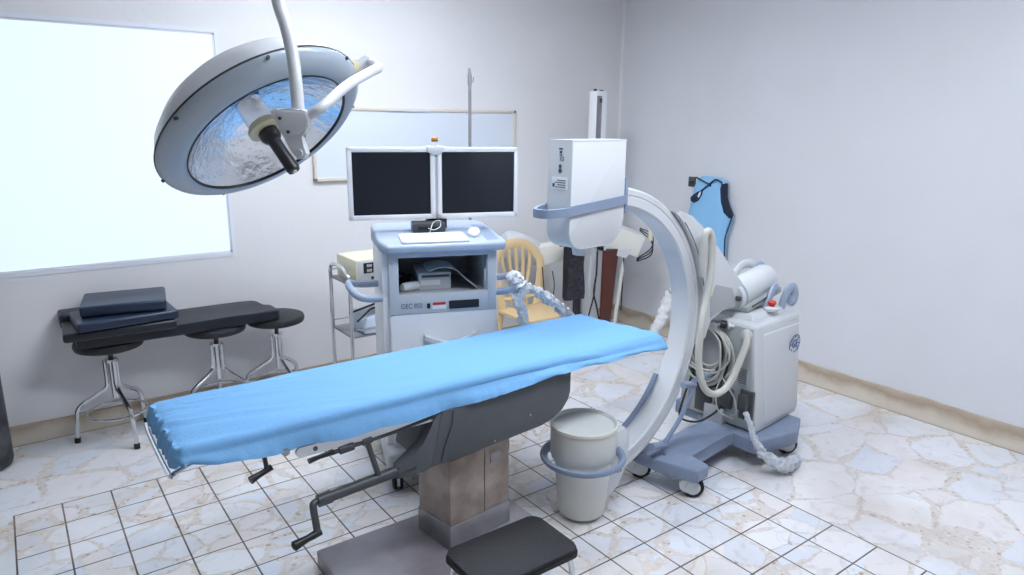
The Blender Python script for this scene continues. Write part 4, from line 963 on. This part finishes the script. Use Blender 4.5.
# hanging black items, brown board, wires
o = obj('brown_board', prism(new(), [(-.065, 0), (.02, 0), (.085, .80), (-.075, .80)], lambda a, b, h: (a, h-b*.02, b), -.02, .0, .003), M['brown']); o.location = (3.90, .245, 0); tagp(o, 'dark reddish brown board standing upright beside the white column', 'board')
o = obj('white_panel', prism(new(), [(.0, 0), (.03, 0), (.10, .62), (.085, .70)], lambda a, b, h: (a, h-b*.02, b), -.02, .0, .003), M['offwhite']); o.location = (3.945, .235, 0); tagp(o, 'narrow white panel edge leaning beside the brown board', 'panel')
la = thing('lead_apron', 'black speckled protective apron hanging left of the white column', 'apron', (3.68, .36, .0))
bm = new(); n = 10; rows = []
for i in range(n+1):
    z = .845-.43*i/n; s = .02*sin(i*.5); rows.append([bm.verts.new((x-.04*i/n, y+s+noise.noise(Vector((x*20, z*8, 0)))*.01, z)) for x, y in ((-.085, -.012), (-.03, -.03), (.03, -.02), (.085, -.03), (.085, .02), (.0, .03), (-.085, .02))])
for i in range(n):
    for k in range(7): bm.faces.new([rows[i][k], rows[i][(k+1) % 7], rows[i+1][(k+1) % 7], rows[i+1][k]])
bm.faces.new(rows[0]); bm.faces.new(rows[-1][::-1]); obj('apron_panel', bm, M['dirty'], la)
bm = new(); box(bm, -.150, -.105, -.03, -.015, .44, .84, .004, mtx=Matrix.Translation((.0, 0, 0))); obj('strap', bm, M['black'], la)
bm = new(); rod(bm, (-.17, 0, .845), (.16, 0, .845), .008); obj('hanger_bar', bm, M['steel'], la)
bm = new(); box(bm, -.03, .04, -.025, -.005, .24, .43, .004); obj('lower_flap', bm, M['dirty'], la)
bm = new(); tube(bm, [(.13, -.09, .78), (.12, -.1, .6), (.10, -.1, .45), (.14, -.1, .32), (.20, -.1, .1), (.21, -.1, .02)], .007, 7, smooth=6); tube(bm, [(.12, -.09, .55), (.10, -.1, .42), (.05, -.1, .25), (.02, -.1, .02)], .006, 7, smooth=6); o = obj('black_lead', bm, M['cableblk']); o.location = (3.72, .40, 0); tagp(o, 'black electric leads dangling in front of the white column', 'cable')
bm = new(); tube(bm, [(4.19, .80, .92), (4.19, .80, .5), (4.19, .80, .12)], .009, 8); o = obj('wall_conduit', bm, M['steel']); tagp(o, 'thin grey conduit running down the back wall near the corner', 'pipe')
bm = new(); tube(bm, [(4.50, .66, .84), (4.505, .66, .5), (4.50, .66, .12)], .006, 8); box(bm, 4.49, 4.53, .64, .68, .82, .86, .003); o = obj('pull_chain', bm, M['metaldk']); tagp(o, 'dark ball chain hanging on the wall near the room corner', 'chain')
crumple('wrapped_pipe', [(4.18, .06, .045), (4.24, .03, .12), (4.28, .0, .22), (4.31, -.02, .33), (4.34, -.06, .44), (4.37, -.12, .50)], [.03, .04, .045, .05, .05, .04], M['whitecloth'], 'white plastic wrapped pipe slanting up from the floor behind the C-arm ring', 'pipe', seed=5)
crumple('wrapped_bundle', [(4.20, -.12, .05), (4.28, -.16, .08), (4.36, -.22, .10), (4.44, -.3, .10)], [.03, .045, .05, .03], M['whitecloth'], 'low white wrapped bundle on the floor by the right wall', 'bundle', seed=6)
# gas cylinder at the far left
gc_ = thing('gas_cylinder', 'tall scuffed black gas cylinder at the left edge by the back wall', 'gas cylinder', (-.075, .61, 0))
bm = new(); lathe(bm, [(0, 0), (.085, 0), (.103, .012), (.11, .04), (.11, 1.15), (.10, 1.22), (.07, 1.28), (.035, 1.31), (.03, 1.34), (0, 1.34)], 40); obj('cylinder_body', bm, M['tank'], gc_)
bm = new(); lathe(bm, [(0, 1.33), (.022, 1.33), (.018, 1.38), (.03, 1.39), (.03, 1.41), (0, 1.41)], 20); obj('valve', bm, M['steel'], gc_)

# ------------------------------------------------------------------ blue vest on the right wall
vs_ = thing('wall_hook', 'small dark grey hook plate on the right wall above the vest', 'hook', (WX, -.01, 1.31))
bm = new(); box(bm, -.012, -.001, -.03, .035, -.035, .04, .002); box(bm, -.05, -.01, -.012, .0, .0, .012, .002); obj('hook_plate', bm, M['metaldk'], vs_)
vt = thing('protective_vest', 'light blue protective vest with navy edging hanging on the right wall', 'vest', (WX, -.2, .9))
VO = Vector((WX, -.2, .9))
out = [(-.05, 1.178), (-.074, 1.301), (-.10, 1.345), (-.126, 1.364), (-.20, 1.366), (-.281, 1.362), (-.33, 1.348), (-.354, 1.329), (-.356, 1.271), (-.362, 1.21), (-.393, 1.165), (-.428, 1.095), (-.425, 1.06), (-.403, .992), (-.385, .91), (-.39, .82), (-.395, .726), (-.375, .60), (-.05, .60), (.01, .72), (.015, .85), (.0, .95), (-.029, 1.053)]
n = len(out); cy, cz = -.20, .98; rings = []; bm = new()
def surf(y, z): return noise.noise(Vector((y*6, z*2.2, 3)))*.016+noise.noise(Vector((y*16, z*5, 5)))*.005
for f, dx in ((1, -.022), (1.0, -.040), (.97, -.058), (.90, -.070), (.75, -.076), (.6, -.079), (.45, -.08), (.25, -.082), (.0, -.083)):
    if f == 0: rings.append([bm.verts.new((WX+dx, cy, cz))]); continue
    rings.append([bm.verts.new((WX+dx+(surf(cy+(y-cy)*f, cz+(z-cz)*f) if f < .95 else 0), cy+(y-cy)*f, cz+(z-cz)*f)) for y, z in out])
for A, B in zip(rings, rings[1:]):
    for k in range(n):
        if len(B) == 1: bm.faces.new([A[k], A[(k+1) % n], B[0]])
        else: bm.faces.new([A[k], A[(k+1) % n], B[(k+1) % n], B[k]])
bm.faces.new([bm.verts.new((WX-.022, y, z)) for y, z in out])
bmesh.ops.remove_doubles(bm, verts=bm.verts, dist=1e-5)
bmesh.ops.translate(bm, vec=-VO, verts=bm.verts); obj('vest_body', bm, M['vest'], vt, smooth=60)
def vline(pts, r=.006, x=-.055):
    bm = new(); tube(bm, [(WX+x-VO.x, y-VO.y, z-VO.z) for y, z in pts], r, 7, smooth=4); return obj('navy_edging', bm, M['navy'], vt)
vline([(-.354, 1.329), (-.356, 1.271), (-.362, 1.21), (-.393, 1.165), (-.428, 1.095), (-.425, 1.06), (-.403, .992), (-.385, .91), (-.39, .82), (-.395, .726), (-.385, .65)], .006, -.045)
vline([(-.100, 1.355), (-.133, 1.346), (-.179, 1.329), (-.229, 1.311), (-.245, 1.30)], .006, -.080)
vline([(-.345, 1.330), (-.329, 1.341), (-.289, 1.352), (-.251, 1.328), (-.214, 1.299), (-.161, 1.256), (-.122, 1.232), (-.083, 1.196), (-.075, 1.18)], .0065, -.082)
def lining(pts, x0, x1):
    bm = new(); prism(bm, [(y-VO.y, z-VO.z) for y, z in pts], YZ, WX+x0-VO.x, WX+x1-VO.x, .003); obj('armhole_lining', bm, M['navy'], vt)
lining([(-.335, 1.325), (-.362, 1.325), (-.366, 1.223), (-.395, 1.166), (-.436, 1.10), (-.425, 1.078), (-.362, 1.122), (-.328, 1.187), (-.322, 1.258)], -.076, -.03)
lining([(-.066, 1.20), (-.10, 1.23), (-.135, 1.250), (-.172, 1.266), (-.168, 1.23), (-.140, 1.181), (-.10, 1.160), (-.07, 1.175)], -.088, -.05)
bm = new(); prism(bm, [(y-VO.y, z-VO.z) for y, z in [(-.150, 1.245), (-.166, 1.255), (-.163, 1.23), (-.148, 1.205), (-.138, 1.215)]], YZ, WX-.091-VO.x, WX-.087-VO.x); obj('strap_end', bm, M['label'], vt)

# ------------------------------------------------------------------ lamp suspension (ceiling pole, hinge block, yoke)
bm = new(); tube(bm, [(.765, -1.68, ZC), (.765, -1.69, 2.6), (.768, -1.725, 2.25), (.774, -1.757, 2.06), (.781, -1.787, 1.985), (.785, -1.808, 1.92), (.782, -1.832, 1.85), (.779, -1.845, 1.785)], [.020, .018, .0175, .0165, .0160, .0155, .0155, .0155], 16, smooth=6); obj('down_pole', PL(bm), M['white'], lamp)
bm = new(); lathe(bm, [(0, 0), (.09, 0), (.10, -.02), (.09, -.05), (.03, -.06), (0, -.06)], 40, (.765, -1.68, ZC)); obj('ceiling_rose', PL(bm), M['white'], lamp)
HB = Vector((.762, -1.844, 1.747)); hx = Vector((.807, -.591, 0)).normalized(); hn = Vector((-.591, -.807, 0)).normalized()
def HP(a, b, h): return HB+hx*a+Vector((0, 0, b))+hn*h
q = [(-.046, .033), (-.03, .040), (.0, .036), (.027, .040), (.042, .034), (.048, .015), (.044, -.006), (.022, -.026), (.030, -.05), (.036, -.068), (.030, -.080), (.014, -.082), (.0, -.066), (-.014, -.036), (-.032, .0)]
bm = new(); prism(bm, q, HP, -.018, .018, .004); hb = obj('hinge_block', PL(bm), M['white'], lamp)
bm = new(); prism(bm, [(-.026, .034), (.040, .031), (.045, .012), (.040, -.004), (.020, -.022), (.008, -.022), (-.006, -.030), (-.022, .0), (-.034, .024)], HP, .018, .022, .0015); obj('hinge_cover', PL(bm), M['white2'], hb)
for a_, b_ in ((-.022, .016), (-.004, -.016)):
    bm = new(); rod(bm, HP(a_, b_, .018), HP(a_, b_, .025), .004, 10); obj('hinge_screw', PL(bm), M['metaldk'], hb)
bm = new(); rod(bm, HP(.018, -.067, .015), HP(.018, -.067, .026), .010, 16); obj('pivot_button', PL(bm), M['panelgrey'], hb)
# yoke from the hinge block round to the rim of the dome
PV = Vector((1.078, -1.522, 1.913)); dv_ = Vector((.82, -.24, .51)).normalized()
bm = new(); tube(bm, [HP(.025, .015, 0), HP(.075, .045, -.005), (.93, -1.805, 1.850), (1.045, -1.70, 1.893), (1.092, -1.645, 1.907), (1.112, -1.60, 1.917), (1.118, -1.565, 1.925), (1.112, -1.545, 1.930)], [.011, .013, .0135, .0140, .0145, .0145, .014, .012], 14, smooth=6); yk = obj('yoke_arm', PL(bm), M['white'], lamp)
bm = new(); tube(bm, [PV-dv_*.03, PV+dv_*.012], [.026, .022], 18); obj('pivot_collar', PL(bm), M['ring'], yk)
bm = new(); tube(bm, [PV+dv_*.008, PV+dv_*.05, PV+dv_*.056], [.018, .018, .012], 18); obj('pivot_stub', PL(bm), M['white'], yk)
